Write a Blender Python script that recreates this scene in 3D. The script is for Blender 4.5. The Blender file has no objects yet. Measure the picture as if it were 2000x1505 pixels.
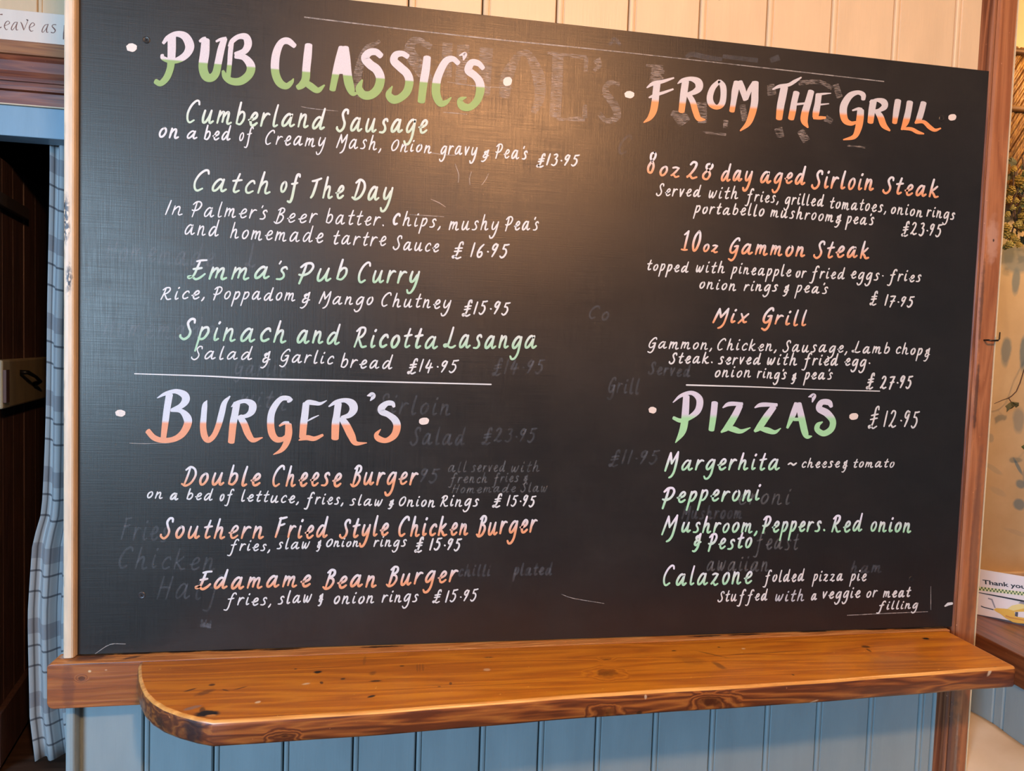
import bpy, bmesh, math, random
from mathutils import Vector, Matrix
random.seed(7)
S = bpy.context.scene
COL = S.collection

# ------------------------------------------------------------------ camera
CAM = Vector((0.58943, -1.29727, 0.57831))
RR = Matrix(((0.9880816730846468, -0.15016103196453073, 0.0338566358871085),
             (0.026156156919777455, -0.05296378676236374, -0.9982538218043439),
             (0.15169199968829286, 0.987241865892618, -0.04840491152175485)))
FPX = 1300.0
cd = bpy.data.cameras.new('camera')
cam = bpy.data.objects.new('camera', cd); COL.objects.link(cam)
cd.sensor_fit = 'HORIZONTAL'; cd.sensor_width = 36.0; cd.lens = FPX / 2000 * 36.0
cd.clip_start = 0.02; cd.clip_end = 60
Rt = RR.transposed()
M3 = Matrix((Rt @ Vector((1, 0, 0)), Rt @ Vector((0, -1, 0)), Rt @ Vector((0, 0, -1)))).transposed()
M4 = M3.to_4x4(); M4.translation = CAM
cam.matrix_world = M4
S.camera = cam

# ------------------------------------------------------------------ world, lights, exposure
S.view_settings.view_transform = 'Standard'
try: S.view_settings.look = 'None'
except Exception: pass
S.view_settings.gamma = 1.0
S.view_settings.use_curve_mapping = False
S.view_settings.exposure = 0.15
w = bpy.data.worlds.new('world'); S.world = w; w.use_nodes = True
bg = w.node_tree.nodes['Background']
bg.inputs['Color'].default_value = (0.62, 0.80, 1.0, 1); bg.inputs['Strength'].default_value = 0.18

def area(name, loc, target, sx, sy, power, color):
    l = bpy.data.lights.new(name, 'AREA'); l.shape = 'RECTANGLE'; l.size = sx; l.size_y = sy
    l.energy = power; l.color = color
    o = bpy.data.objects.new(name, l); COL.objects.link(o); o.location = loc
    o.rotation_euler = (Vector(target) - Vector(loc)).to_track_quat('-Z', 'Y').to_euler()
    return o
def lamp(name, loc, power, color, r=0.05):
    l = bpy.data.lights.new(name, 'POINT'); l.energy = power; l.color = color; l.shadow_soft_size = r
    o = bpy.data.objects.new(name, l); COL.objects.link(o); o.location = loc
    return o
lamp('ceiling_lamp', (0.97, -1.92, 1.70), 132, (1.0, 0.57, 0.29), 0.07)
area('window_daylight', (-2.15, -3.5, 0.95), (0.1, 0.0, 0.5), 1.3, 1.0, 195, (0.38, 0.65, 1.0))
lamp('alcove_lamp', (2.55, 0.05, 1.45), 15, (1.0, 0.70, 0.38), 0.06)

# ------------------------------------------------------------------ pixel -> plane helpers (measuring the photograph)
def ray(px, py):
    return Rt @ Vector(((px - 1000) / FPX, (py - 752.5) / FPX, 1.0))
def on_y(px, py, Y):
    d = ray(px, py); return CAM + d * ((Y - CAM.y) / d.y)
def on_plane(px, py, p0, n):
    d = ray(px, py); n = Vector(n); return CAM + d * ((Vector(p0) - CAM).dot(n) / d.dot(n))

# ------------------------------------------------------------------ object helpers
WL = {}
def link(name, data, parent=None, loc=None):
    o = bpy.data.objects.new(name, data); COL.objects.link(o)
    if parent is not None:
        o.parent = parent
        o.location = -WL[parent.name] if data is not None else (Vector(loc) - WL[parent.name])
        WL[o.name] = Vector((0, 0, 0)) if data is not None else Vector(loc)
    else:
        if data is None:
            o.location = loc; WL[o.name] = Vector(loc)
        else:
            WL[o.name] = Vector((0, 0, 0))
    return o
def tag(o, label=None, cat=None, group=None, kind=None):
    if label: o['label'] = label
    if cat: o['category'] = cat
    if group: o['group'] = group
    if kind: o['kind'] = kind
    return o
def thing(name, label, cat, loc, group=None):
    return tag(link(name, None, None, loc), label, cat, group)

class MB:
    def __init__(s): s.v = []; s.f = []; s.h = []; s.u = []
    def add(s, vs, fs):
        n = len(s.v); s.v += [tuple(v) for v in vs]; s.f += [tuple(i + n for i in f) for f in fs]
    def box(s, a, b):
        x0, y0, z0 = a; x1, y1, z1 = b
        s.add([(x0, y0, z0), (x1, y0, z0), (x1, y1, z0), (x0, y1, z0), (x0, y0, z1), (x1, y0, z1), (x1, y1, z1), (x0, y1, z1)],
              [(0, 3, 2, 1), (4, 5, 6, 7), (0, 1, 5, 4), (1, 2, 6, 5), (2, 3, 7, 6), (3, 0, 4, 7)])
    def prism(s, prof, a, b, axis='z'):
        # prof: list of 2D points, extruded from a to b along an axis
        n = len(prof)
        def P(p, t):
            if axis == 'z': return (p[0], p[1], t)
            if axis == 'x': return (t, p[0], p[1])
            return (p[0], t, p[1])
        s.add([P(p, a) for p in prof] + [P(p, b) for p in prof],
              [tuple(range(n)), tuple(range(2 * n - 1, n - 1, -1))] + [(i, i + n, (i + 1) % n + n, (i + 1) % n) for i in range(n)])
    def tube(s, pts, rs, n=8):
        pts = [Vector(p) for p in pts]
        if not hasattr(rs, '__len__'): rs = [rs] * len(pts)
        vs = []; fs = []
        for i, p in enumerate(pts):
            t = (pts[min(i + 1, len(pts) - 1)] - pts[max(i - 1, 0)]).normalized()
            a = t.cross(Vector((0.3, 0.2, 1)))
            if a.length < 1e-3: a = t.cross(Vector((1, 0, 0)))
            a.normalize(); b = t.cross(a)
            for k in range(n):
                q = 2 * math.pi * k / n
                vs.append(p + a * math.cos(q) * rs[i] + b * math.sin(q) * rs[i])
        for i in range(len(pts) - 1):
            for k in range(n):
                fs.append((i * n + k, i * n + (k + 1) % n, (i + 1) * n + (k + 1) % n, (i + 1) * n + k))
        fs.append(tuple(range(n - 1, -1, -1))); m = (len(pts) - 1) * n; fs.append(tuple(range(m, m + n)))
        s.add(vs, fs)
    def build(s, name, mat, parent=None, bevel=0.0, smooth=False, segs=2, fixn=True):
        me = bpy.data.meshes.new(name); me.from_pydata(s.v, [], s.f); me.update()
        if fixn:
            bm = bmesh.new(); bm.from_mesh(me); bmesh.ops.recalc_face_normals(bm, faces=bm.faces)
            if bevel > 0:
                bmesh.ops.bevel(bm, geom=[e for e in bm.edges if len(e.link_faces) == 2 and e.calc_face_angle(0) > 0.6],
                                offset=bevel, segments=segs, profile=0.5, affect='EDGES', clamp_overlap=True)
            bm.to_mesh(me); bm.free()
        if s.h and len(s.h) == len(me.vertices):
            at = me.attributes.new('h', 'FLOAT', 'POINT'); at.data.foreach_set('value', s.h)
        me.materials.append(mat)
        if smooth: me.polygons.foreach_set('use_smooth', [True] * len(me.polygons))
        return link(name, me, parent)

# ------------------------------------------------------------------ material helpers
class NT:
    def __init__(s, name):
        m = bpy.data.materials.new(name); m.use_nodes = True; s.m = m; s.t = m.node_tree; s.n = s.t.nodes; s.l = s.t.links
        s.b = s.n['Principled BSDF']; s.tc = s.n.new('ShaderNodeTexCoord')
    def new(s, t, **k):
        n = s.n.new(t)
        for a, b in k.items(): setattr(n, a, b)
        return n
    def set(s, sock, v):
        if hasattr(v, 'is_linked') or isinstance(v, bpy.types.NodeSocket): s.l.new(v, sock)
        else:
            try: sock.default_value = v
            except Exception: sock.default_value = (*v, 1)
    def math(s, op, a, b=None, c=None, clamp=False):
        n = s.new('ShaderNodeMath', operation=op); n.use_clamp = clamp
        s.set(n.inputs[0], a)
        if b is not None: s.set(n.inputs[1], b)
        if c is not None: s.set(n.inputs[2], c)
        return n.outputs[0]
    def mapping(s, scale=(1, 1, 1), loc=(0, 0, 0), rot=(0, 0, 0), src=None):
        n = s.new('ShaderNodeMapping'); s.l.new(src or s.tc.outputs['Object'], n.inputs[0])
        n.inputs['Location'].default_value = loc; n.inputs['Scale'].default_value = scale; n.inputs['Rotation'].default_value = rot
        return n.outputs[0]
    def noise(s, vec, scale=5, detail=4, rough=0.55, dist=0.0, out=0):
        n = s.new('ShaderNodeTexNoise'); s.l.new(vec, n.inputs['Vector'])
        n.inputs['Scale'].default_value = scale; n.inputs['Detail'].default_value = detail
        n.inputs['Roughness'].default_value = rough; n.inputs['Distortion'].default_value = dist
        return n.outputs[out]
    def ramp(s, fac, stops):
        n = s.new('ShaderNodeValToRGB'); s.l.new(fac, n.inputs[0]); e = n.color_ramp.elements
        while len(e) < len(stops): e.new(0.5)
        for i, (p, c) in enumerate(stops):
            e[i].position = p; e[i].color = (*c, 1) if len(c) == 3 else c
        return n.outputs[0]
    def gray(s, fac, a, b, lo=0.0, hi=1.0):
        n = s.new('ShaderNodeMapRange'); s.set(n.inputs[0], fac)
        n.inputs[1].default_value = a; n.inputs[2].default_value = b; n.inputs[3].default_value = lo; n.inputs[4].default_value = hi
        n.clamp = True
        return n.outputs[0]
    def mix(s, fac, a, b, blend='MIX'):
        n = s.new('ShaderNodeMix', data_type='RGBA', blend_type=blend)
        s.set(n.inputs[0], fac)
        for i, v in ((6, a), (7, b)):
            if isinstance(v, bpy.types.NodeSocket): s.l.new(v, n.inputs[i])
            else: n.inputs[i].default_value = (*v, 1)
        return n.outputs[2]
    def sep(s, vec=None):
        n = s.new('ShaderNodeSeparateXYZ'); s.l.new(vec or s.tc.outputs['Object'], n.inputs[0]); return n.outputs
    def ell(s, A, B, ca, cb, ra, rb, soft=0.5, rot=0.0, wob=None):
        # soft elliptical mask round (ca, cb) in the plane of the two coordinates A, B
        u = s.math('SUBTRACT', A, ca); v = s.math('SUBTRACT', B, cb)
        if rot:
            c, q = math.cos(rot), math.sin(rot)
            u2 = s.math('ADD', s.math('MULTIPLY', u, c), s.math('MULTIPLY', v, q))
            v2 = s.math('SUBTRACT', s.math('MULTIPLY', v, c), s.math('MULTIPLY', u, q)); u, v = u2, v2
        u = s.math('DIVIDE', u, ra); v = s.math('DIVIDE', v, rb)
        d = s.math('SQRT', s.math('ADD', s.math('MULTIPLY', u, u), s.math('MULTIPLY', v, v)))
        if wob is not None: d = s.math('ADD', d, wob)
        return s.gray(d, 1 - soft, 1, 1, 0)
    def bump(s, h, strength=0.3, dist=0.002):
        n = s.new('ShaderNodeBump'); s.l.new(h, n.inputs['Height']); n.inputs['Strength'].default_value = strength
        n.inputs['Distance'].default_value = dist; s.l.new(n.outputs[0], s.b.inputs['Normal'])
    def color(s, c): s.set(s.b.inputs['Base Color'], c if isinstance(c, bpy.types.NodeSocket) else (*c, 1))
    def rough(s, r): s.set(s.b.inputs['Roughness'], r)
    def spec(s, v): s.b.inputs['Specular IOR Level'].default_value = v

def flat(name, c, r=0.6, metal=0.0, spec=0.5):
    m = NT(name); m.color(c); m.rough(r); m.b.inputs['Metallic'].default_value = metal; m.spec(spec); return m.m

def paint_wood(name, c, var=0.06, rough=0.45, chips=None, dirt=0.0):
    m = NT(name)
    n1 = m.noise(m.mapping((6, 6, 1.2)), 3, 5); n2 = m.noise(m.mapping((90, 90, 4)), 3, 4)
    c2 = tuple(x * (1 - var * 2) for x in c); c3 = tuple(min(1, x * (1 + var)) for x in c)
    col = m.ramp(n1, [(0.3, c2), (0.7, c3)])
    if chips:
        n3 = m.noise(m.mapping((1, 1, 0.6)), 38, 3)
        col = m.mix(m.gray(n3, 0.735, 0.76), col, chips)
    if dirt:
        n4 = m.noise(m.mapping((1, 1, 0.5)), 9, 6)
        col = m.mix(m.gray(n4, 0.55, 0.85, 0, dirt), col, tuple(x * 0.55 for x in c))
    m.color(col); m.rough(m.gray(n1, 0.3, 0.7, rough - 0.06, rough + 0.08))
    m.bump(m.math('ADD', n2, m.math('MULTIPLY', n1, 1.5)), 0.18, 0.0015)
    return m.m

def pine(name, dark, mid, light, axis='x', rough=0.33, marks=(), knots=(), plane='xy', gs=1.0, coat=0.0, streak=0.5):
    """oiled pine; grain along the axis; knots bend and darken it; marks are burns, stains and toned patches with their own shapes"""
    m = NT(name)
    sc = {'x': (1.0, 14, 14), 'z': (14, 14, 1.0), 'y': (14, 1.0, 14)}[axis]
    o = m.sep(); A, B = {'xy': (o[0], o[1]), 'xz': (o[0], o[2]), 'yz': (o[1], o[2])}[plane]
    wv = m.noise(m.mapping(tuple(x * 0.9 * gs for x in sc)), 1.6, 3, 0.5, 0.2)
    km = None
    kw = m.math('MULTIPLY', m.math('SUBTRACT', m.noise(m.mapping((1, 1, 1)), 28, 3), 0.5), 1.3)
    for (ca, cb, ra, rb) in knots:
        e = m.ell(A, B, ca, cb, ra * 3.2, rb * 2.0, 1.0, 0, kw)
        km = e if km is None else m.math('MAXIMUM', km, e)
    base = m.math('MULTIPLY', wv, 11.0)
    if km is not None: base = m.math('ADD', base, m.math('MULTIPLY', km, 3.2))
    rings = m.math('PINGPONG', m.math('MULTIPLY', base, 1.6), 1.0)
    fine = m.noise(m.mapping(tuple((x * 14 if x > 2 else x * 3) * gs for x in sc)), 3, 5, 0.7)
    big = m.noise(m.mapping(tuple(x * 0.25 for x in sc)), 2.2, 3)
    f = m.math('ADD', m.math('MULTIPLY', rings, streak), m.math('ADD', m.math('MULTIPLY', fine, 0.55), m.math('MULTIPLY', big, 0.45)))
    col = m.ramp(m.math('MULTIPLY', f, 0.72), [(0.30, light), (0.52, mid), (0.78, dark)])
    if km is not None: col = m.mix(m.gray(km, 0.45, 0.85, 0, 0.75), col, tuple(x * 0.45 for x in dark))
    wob = m.math('MULTIPLY', m.math('SUBTRACT', m.noise(m.mapping((1, 1, 1)), 55, 4), 0.5), 1.1)
    for (ca, cb, ra, rb, rot, c, a) in marks:
        e = m.ell(A, B, ca, cb, ra, rb, 0.45, rot, wob)
        col = m.mix(m.math('MULTIPLY', e, a), col, c)
    sp = m.noise(m.mapping((1, 1, 1)), 120, 2)
    col = m.mix(m.gray(sp, 0.74, 0.78, 0, 0.45), col, tuple(min(1, x * 2.2 + 0.1) for x in light))
    m.color(col); m.rough(m.gray(big, 0.3, 0.7, rough - 0.05, rough + 0.1)); m.bump(m.math('ADD', fine, rings), 0.22, 0.0012)
    if coat: m.b.inputs['Coat Weight'].default_value = coat; m.b.inputs['Coat Roughness'].default_value = 0.25
    return m.m

CREAM = (0.74, 0.51, 0.29); BLUE = (0.27, 0.325, 0.325)
M_CREAM = paint_wood('cream_gloss_paint', CREAM, 0.04, 0.42, (0.30, 0.20, 0.11))
M_CREAMB = paint_wood('cream_bead_paint', (0.76, 0.55, 0.34), 0.06, 0.45, None, 0.5)
M_BLUE = paint_wood('blue_grey_paint', BLUE, 0.05, 0.42)
M_DARK = flat('dark_void', (0.02, 0.018, 0.016), 0.9)

# ------------------------------------------------------------------ the shell
FZ, CZ = -0.80, 1.80
mf = NT('dark_floorboards'); mf.color(mf.ramp(mf.noise(mf.mapping((1, 9, 1)), 5, 5), [(0.3, (0.03, 0.018, 0.012)), (0.7, (0.10, 0.05, 0.03))])); mf.rough(0.5)
b = MB(); b.box((-3.2, -4.5, FZ - 0.05), (3.2, 2.4, FZ)); fl = tag(b.build('floor', mf.m), 'dark boarded floor of the pub', 'floor', kind='structure')
b = MB(); b.box((-3.2, -4.5, CZ), (3.2, 2.4, CZ + 0.05)); tag(b.build('ceiling', flat('ceiling_paint', (0.55, 0.47, 0.37), 0.8)), 'cream painted ceiling', 'ceiling', kind='structure')

def plank_mesh(x0, x1, z0, z1, yf, bead=0.011, th=0.014, jit=0.0):
    w = x1 - x0; y = yf + jit
    prof = [(x0 + 0.0012, y + th), (x0 + 0.0012, y + 0.006), (x0 + 0.0026, y + 0.001), (x0 + 0.0045, y - 0.0004), (x0 + bead * 0.6, y - 0.0008),
            (x0 + bead - 0.0012, y), (x0 + bead, y + 0.0026), (x0 + bead + 0.0015, y + 0.0026), (x0 + bead + 0.003, y),
            (x1 - 0.0035, y), (x1 - 0.0015, y + 0.0016), (x1 - 0.0008, y + 0.007), (x1 - 0.0008, y + th)]
    b = MB(); b.prism(prof, z0, z1); return b

# partition the board hangs on
WF = MB(); WF.box((-0.03, 0.030, FZ), (1.865, 0.075, CZ))
wall_front = tag(WF.build('wall_front', M_DARK), 'boarded partition carrying the menu board, cream above and blue below', 'wall', kind='structure')
top = [0.0, 0.143, 0.285, 0.427, 0.568, 0.7088, 0.8543, 1.0005, 1.1495, 1.2955, 1.4392, 1.5827, 1.7282, 1.806]
for i in range(len(top) - 1):
    plank_mesh(top[i], top[i + 1], 1.02, CZ, 0.0135, 0.013).build('plank', M_CREAM, wall_front)
bot = [-0.0104, 0.109, 0.2346, 0.3636, 0.4965, 0.6203, 0.7498, 0.8714, 0.9931, 1.1193, 1.2478, 1.3746, 1.4968, 1.6235, 1.7483, 1.7837, 1.8034]
for i in range(len(bot) - 1):
    plank_mesh(bot[i], bot[i + 1], FZ, -0.02, 0.0135, 0.011).build('plank', M_BLUE, wall_front)

# rounded bead at the free end of the partition
def half_round(x0, x1, yb, yf, z0, z1, n=8):
    b = MB(); cx = (x0 + x1) / 2; r = (x1 - x0) / 2; pr = [(x1, yb), (x0, yb)]
    for k in range(n + 1):
        a = math.pi * (1 - k / n); ca, sa = math.cos(a), math.sin(a)
        pr.append((cx + r * (abs(ca) ** 0.6) * (1 if ca > 0 else -1), yf + 0.012 - 0.012 * abs(sa) ** 0.6))
    b.prism(pr, z0, z1); return b
mb = NT('cream_bead_with_chips'); o = mb.sep()
n1 = mb.noise(mb.mapping((20, 20, 3)), 4, 5); n2 = mb.noise(mb.mapping((1, 1, 0.45)), 260, 2)
wob = mb.math('MULTIPLY', mb.math('SUBTRACT', mb.noise(mb.mapping((1, 1, 1)), 40, 4), 0.5), 1.2)
c = mb.ramp(n1, [(0.3, (0.62, 0.47, 0.32)), (0.7, (0.80, 0.60, 0.40))])
z1 = on_y(132, 430, -0.01); z2 = on_y(135, 545, -0.01)
e = mb.math('MAXIMUM', mb.ell(o[0], o[2], -0.0155, z1.z, 0.009, 0.045, 0.5, 0, wob), mb.ell(o[0], o[2], -0.009, z2.z, 0.007, 0.033, 0.7, 0, wob))
c = mb.mix(mb.math('MULTIPLY', e, mb.gray(n2, 0.42, 0.56)), c, (0.045, 0.035, 0.03))
n3 = mb.noise(mb.mapping((1, 1, 0.3)), 90, 4)
c = mb.mix(mb.math('MULTIPLY', mb.gray(n3, 0.58, 0.72, 0, 0.5), mb.gray(o[0], -0.013, -0.017)), c, (0.15, 0.12, 0.10))
mb.color(c); mb.rough(0.45); mb.bump(n1, 0.2, 0.001)
tag(half_round(-0.0195, 0.0, 0.012, -0.013, 0.0, CZ).build('trim_1', mb.m, smooth=False), 'cream rounded corner bead with black scuff marks, left of the menu board', 'trim', kind='structure')
tag(half_round(-0.0185, -0.0006, 0.032, -0.006, FZ, -0.084).build('trim_2', M_BLUE), 'grey rounded corner bead below the dark rail end', 'trim', kind='structure')

# right-hand post: moulded wooden architrave
M_POST = pine('post_wood', (0.13, 0.035, 0.014), (0.30, 0.095, 0.034), (0.45, 0.17, 0.065), 'z', 0.38, plane='xz', gs=0.8, streak=0.25,
              marks=[(1.84, 0.86, 0.016, 0.06, 0, (0.62, 0.36, 0.25), 0.5), (1.826, 0.52, 0.005, 0.09, 0, (0.03, 0.02, 0.02), 0.7), (1.824, 0.72, 0.004, 0.12, 0, (0.03, 0.02, 0.02), 0.6),
                     (1.842, 0.86, 0.0025, 0.004, 0, (0.02, 0.01, 0.01), 0.9), (1.835, -0.3, 0.004, 0.12, 0, (0.5, 0.4, 0.3), 0.5), (1.846, 0.2, 0.012, 0.25, 0, (0.12, 0.07, 0.05), 0.45),
                     (1.82, -0.35, 0.03, 0.25, 0, (0.07, 0.045, 0.035), 0.6)])  # broad patch tones the post's foot darker and greyer, partly wear
M_POSTB = pine('post_bead_wood', (0.05, 0.018, 0.010), (0.16, 0.05, 0.02), (0.36, 0.14, 0.06), 'z', 0.36, plane='xz', gs=0.8, streak=0.3)
post = tag(MB().build('trim_3', M_POST, None, fixn=False), 'moulded reddish wooden post at the right edge of the menu board', 'trim', kind='structure')
pb = MB(); pb.prism([(1.819, 0.03), (1.819, 0.004), (1.822, -0.001), (1.826, -0.002), (1.8605, -0.002), (1.864, 0.001), (1.866, 0.006), (1.866, 0.09), (1.819, 0.09)], FZ, CZ)
pb.build('post_face', M_POST, post)
pb = MB(); pb.prism([(1.789, 0.03), (1.789, 0.013), (1.793, 0.0125), (1.798, 0.0128), (1.8068, 0.0125), (1.8072, 0.004), (1.8095, 0.0005), (1.8125, 0.0), (1.8155, 0.0015), (1.8175, 0.006), (1.8188, 0.009), (1.8188, 0.03)], FZ, CZ)
pb.build('moulding', M_POSTB, post)
pb = MB(); pb.prism([(1.8662, 0.001), (1.8682, 0.001), (1.8682, 0.09), (1.8662, 0.09)], FZ, CZ)
pb.build('filler_strip', flat('old_cream_filler', (0.78, 0.58, 0.33), 0.6), post)

# rail under the board + shelf
RAILMARK = [(0.03, -0.028, 0.03, 0.004, 0, (0.02, 0.015, 0.015), 0.7)]
M_RAIL = pine('rail_wood', (0.14, 0.038, 0.012), (0.30, 0.085, 0.020), (0.42, 0.145, 0.035), 'x', 0.38, plane='xz', knots=[(0.022, -0.03, 0.004, 0.004)], gs=0.9,
              marks=[(0.035, -0.017, 0.0035, 0.003, 0, (0.75, 0.55, 0.3), 0.8), (0.062, -0.016, 0.0025, 0.002, 0, (0.6, 0.35, 0.2), 0.6), (0.0, -0.045, 0.012, 0.05, 0, (0.13, 0.04, 0.02), 0.5),
                     (0.05, -0.002, 0.10, 0.003, 0, (0.03, 0.02, 0.02), 0.6)], streak=0.35)
pr = MB()
def rail_end():
    # rounded-corner rail: outline in x,z (left corners rounded), tapering in y to the right
    z0, z1 = -0.084, -0.002; pts = [(1.79, z1), (1.79, z0)]
    r = 0.012
    for k in range(6):
        a = math.pi / 2 * k / 5; pts.append((-0.0355 + r - r * math.sin(a), z0 + r - r * math.cos(a)))
    for k in range(4):
        a = math.pi / 2 * k / 3; pts.append((-0.0355 + 0.006 - 0.006 * math.cos(a), z1 - 0.006 + 0.006 * math.sin(a)))
    return pts
po = rail_end(); n = len(po)
def ry(x): return -0.0315 + 0.0185 * max(0, (x - 0.3) / 1.49)
pr.add([(x, ry(x), z) for x, z in po] + [(x, 0.0128, z) for x, z in po],
       [tuple(range(n)), tuple(range(2 * n - 1, n - 1, -1))] + [(i, i + n, (i + 1) % n + n, (i + 1) % n) for i in range(n)])
M_RAILTOP = pine('rail_top_pine', (0.20, 0.06, 0.015), (0.48, 0.18, 0.045), (0.70, 0.34, 0.11), 'x', 0.4, plane='xy', gs=1.2, streak=0.3,
                 marks=[(x_, 0.000 + 0.003 * math.sin(x_ * 9), 0.05, 0.005, 0, (0.015, 0.012, 0.012), 0.9) for x_ in (0.03, 0.10, 0.18, 0.27, 0.36, 0.55, 1.22, 1.31, 1.47, 1.62, 1.70, 1.77)] + [(0.03, -0.012, 0.05, 0.010, 0.1, (0.10, 0.05, 0.035), 0.7), (0.02, -0.006, 0.04, 0.008, 0, (0.03, 0.02, 0.02), 0.7), (0.10, -0.014, 0.02, 0.006, 0.4, (0.05, 0.025, 0.02), 0.8), (-0.02, 0.0, 0.008, 0.012, 0.4, (0.4, 0.4, 0.42), 0.8)])
rl = pr.build('trim_4', M_RAIL, bevel=0.002); rl.data.materials.append(M_RAILTOP)
for p_ in rl.data.polygons:
    if p_.normal.z > 0.9: p_.material_index = 1
tag(rl, 'reddish pine rail under the menu board with a rounded left end', 'trim', kind='structure')

K = (0.012, 0.008, 0.007); DB = (0.07, 0.025, 0.012); LW = (0.75, 0.55, 0.35)
def topmark(px, py, w, h, c, a, rot=0.0):
    p = on_plane(px, py, (0, 0, -0.004), (0, 0, 1)); return (p.x, p.y, w / 1000, h / 1000, rot, c, a)
tm = [topmark(621, 1313, 9, 6, K, 1), topmark(577, 1307, 4, 3, K, .9), topmark(670, 1326, 5, 4, K, .8), topmark(735, 1330, 13, 3, K, .95), (0.60, -0.135, 0.012, 0.006, 0.3, K, 0.0),
      topmark(725, 1359, 9, 4, K, .95, .4), topmark(785, 1301, 5, 3, K, .8), topmark(628, 1333, 4, 6, DB, .9, .5), topmark(598, 1335, 8, 4, LW, .8, .2), topmark(504, 1370, 6, 4, LW, .9, .5),
      topmark(414, 1337, 7, 5, DB, .9), topmark(400, 1352, 22, 9, DB, .6, .6), topmark(372, 1347, 13, 3, DB, .9, .6), topmark(440, 1347, 10, 2.5, DB, .8, -.5), topmark(470, 1343, 13, 2.5, DB, .8, .5),
      topmark(375, 1382, 15, 6, (0.22, 0.2, 0.19), .6, .5), topmark(404, 1393, 22, 11, K, 1.0, -.1), topmark(412, 1397, 9, 4, (0.6, 0.26, 0.06), .9, 0), topmark(395, 1387, 6, 12, K, .7, 0.3),
      topmark(1316, 1271, 7, 3, K, .9), topmark(1404, 1264, 4, 3, K, .8), topmark(1452, 1267, 5, 3, LW, .8), topmark(1690, 1263, 11, 7, K, .75), topmark(1697, 1270, 4, 9, K, .6),
      topmark(1808, 1247, 9, 6, K, 1), topmark(1549, 1317, 4, 4, K, .8), topmark(1390, 1278, 34, 3, DB, .6, -.6), topmark(1405, 1300, 9, 22, DB, .55, .3), topmark(1350, 1290, 40, 18, DB, .25, -.4),
      topmark(1500, 1275, 130, 1.6, DB, .7, .03), topmark(951, 1308, 8, 6, LW, .5), topmark(955, 1284, 12, 4, DB, .7), topmark(1878, 1332, 3, 3, K, .3), topmark(880, 1335, 3, 6, DB, .8), topmark(858, 1341, 4, 3, DB, .7),
      topmark(820, 1305, 2, 18, DB, .4), topmark(826, 1305, 2, 18, DB, .4), topmark(815, 1305, 2, 18, DB, .4), topmark(1945, 1303, 6, 3, K, .9), topmark(712, 1290, 3, 24, DB, .35), topmark(728, 1315, 8, 10, DB, .5),
      topmark(1780, 1300, 120, 60, (0.20, 0.10, 0.05), .30)]
kn = []
for px, py, ra, rb in ((1184, 1316, .014, .016), (1186, 1288, .007, .006)):
    p = on_plane(px, py, (0, 0, -0.004), (0, 0, 1)); kn.append((p.x, p.y, ra, rb))
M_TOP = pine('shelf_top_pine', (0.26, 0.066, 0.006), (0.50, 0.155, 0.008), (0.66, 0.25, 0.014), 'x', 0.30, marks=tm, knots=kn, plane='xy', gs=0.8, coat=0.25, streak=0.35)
fm = []; fk = []
for px, py, ra, rb in ((563, 1417, .010, .008), (1182, 1387, .012, .009), (1390, 1368, .017, .013)):
    p = on_y(px, py, -0.21); fk.append((p.x, p.z, ra, rb))
fm = [(0.270, -0.025, 0.020, 0.035, 0, (0.03, 0.02, 0.02), 0.85), (0.21, -0.030, 0.011, 0.010, 0, (0.03, 0.015, 0.01), 0.85), (0.225, -0.02, 0.05, 0.03, 0, (0.10, 0.045, 0.03), 0.4),
      (1.72, -0.01, 0.004, 0.012, -.5, LW, .7), (1.01, -0.012, 0.003, 0.005, 0, LW, .6), (1.34, -0.042, 0.010, 0.002, .3, LW, .6), (1.0, -0.04, 0.006, 0.004, 0, K, .7)]
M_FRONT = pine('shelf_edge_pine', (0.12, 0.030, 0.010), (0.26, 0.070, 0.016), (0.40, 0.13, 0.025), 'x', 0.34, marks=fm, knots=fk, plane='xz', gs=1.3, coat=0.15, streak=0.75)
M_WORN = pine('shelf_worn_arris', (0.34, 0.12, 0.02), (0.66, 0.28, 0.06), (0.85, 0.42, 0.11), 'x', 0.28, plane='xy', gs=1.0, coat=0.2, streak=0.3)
out = [(0.1185, ry(0.12) - 0.0004), (0.122, -0.048), (0.130, -0.068), (0.140, -0.093), (0.154, -0.121), (0.170, -0.148), (0.191, -0.174), (0.216, -0.197), (0.246, -0.217), (0.277, -0.233), (0.303, -0.2430)]
for k in range(1, 40):
    t = k / 40; x = 0.303 + (1.776 - 0.303) * t
    y = -0.2430 + 0.0582 * t; out.append((x, y + 0.0012 * math.sin(x * 9) + 0.0006 * math.sin(x * 31)))
out += [(1.776, -0.1850), (1.7815, -0.1825), (1.7835, -0.177), (1.7835, ry(1.7835) - 0.0004)]
nb = len(out); yb = [(out[i][0], ry(out[i][0]) - 0.0004) for i in range(nb)]
sh = bmesh.new()
def ring(z, inset):
    vs = []
    for i, (x, y) in enumerate(out):
        a = Vector(out[max(0, i - 1)]); c2 = Vector(out[min(nb - 1, i + 1)]); t = (c2 - a).normalized(); nrm = Vector((-t.y, t.x))
        if i == 0: nrm = Vector((1, 0))
        if i == nb - 1: nrm = Vector((-1, 0))
        vs.append(sh.verts.new((x + nrm.x * inset, y + nrm.y * inset, z + 0.0010 * math.sin(x * 7 + 1))))
    return vs
rings = [ring(-0.0040, 0.0055), ring(-0.0052, 0.0022), ring(-0.0080, 0.0004), ring(-0.0125, 0.0), ring(-0.0400, 0.0002), ring(-0.0440, 0.0018), ring(-0.0455, 0.0055)]
mi = [2, 2, 1, 1, 1, 1]
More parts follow.
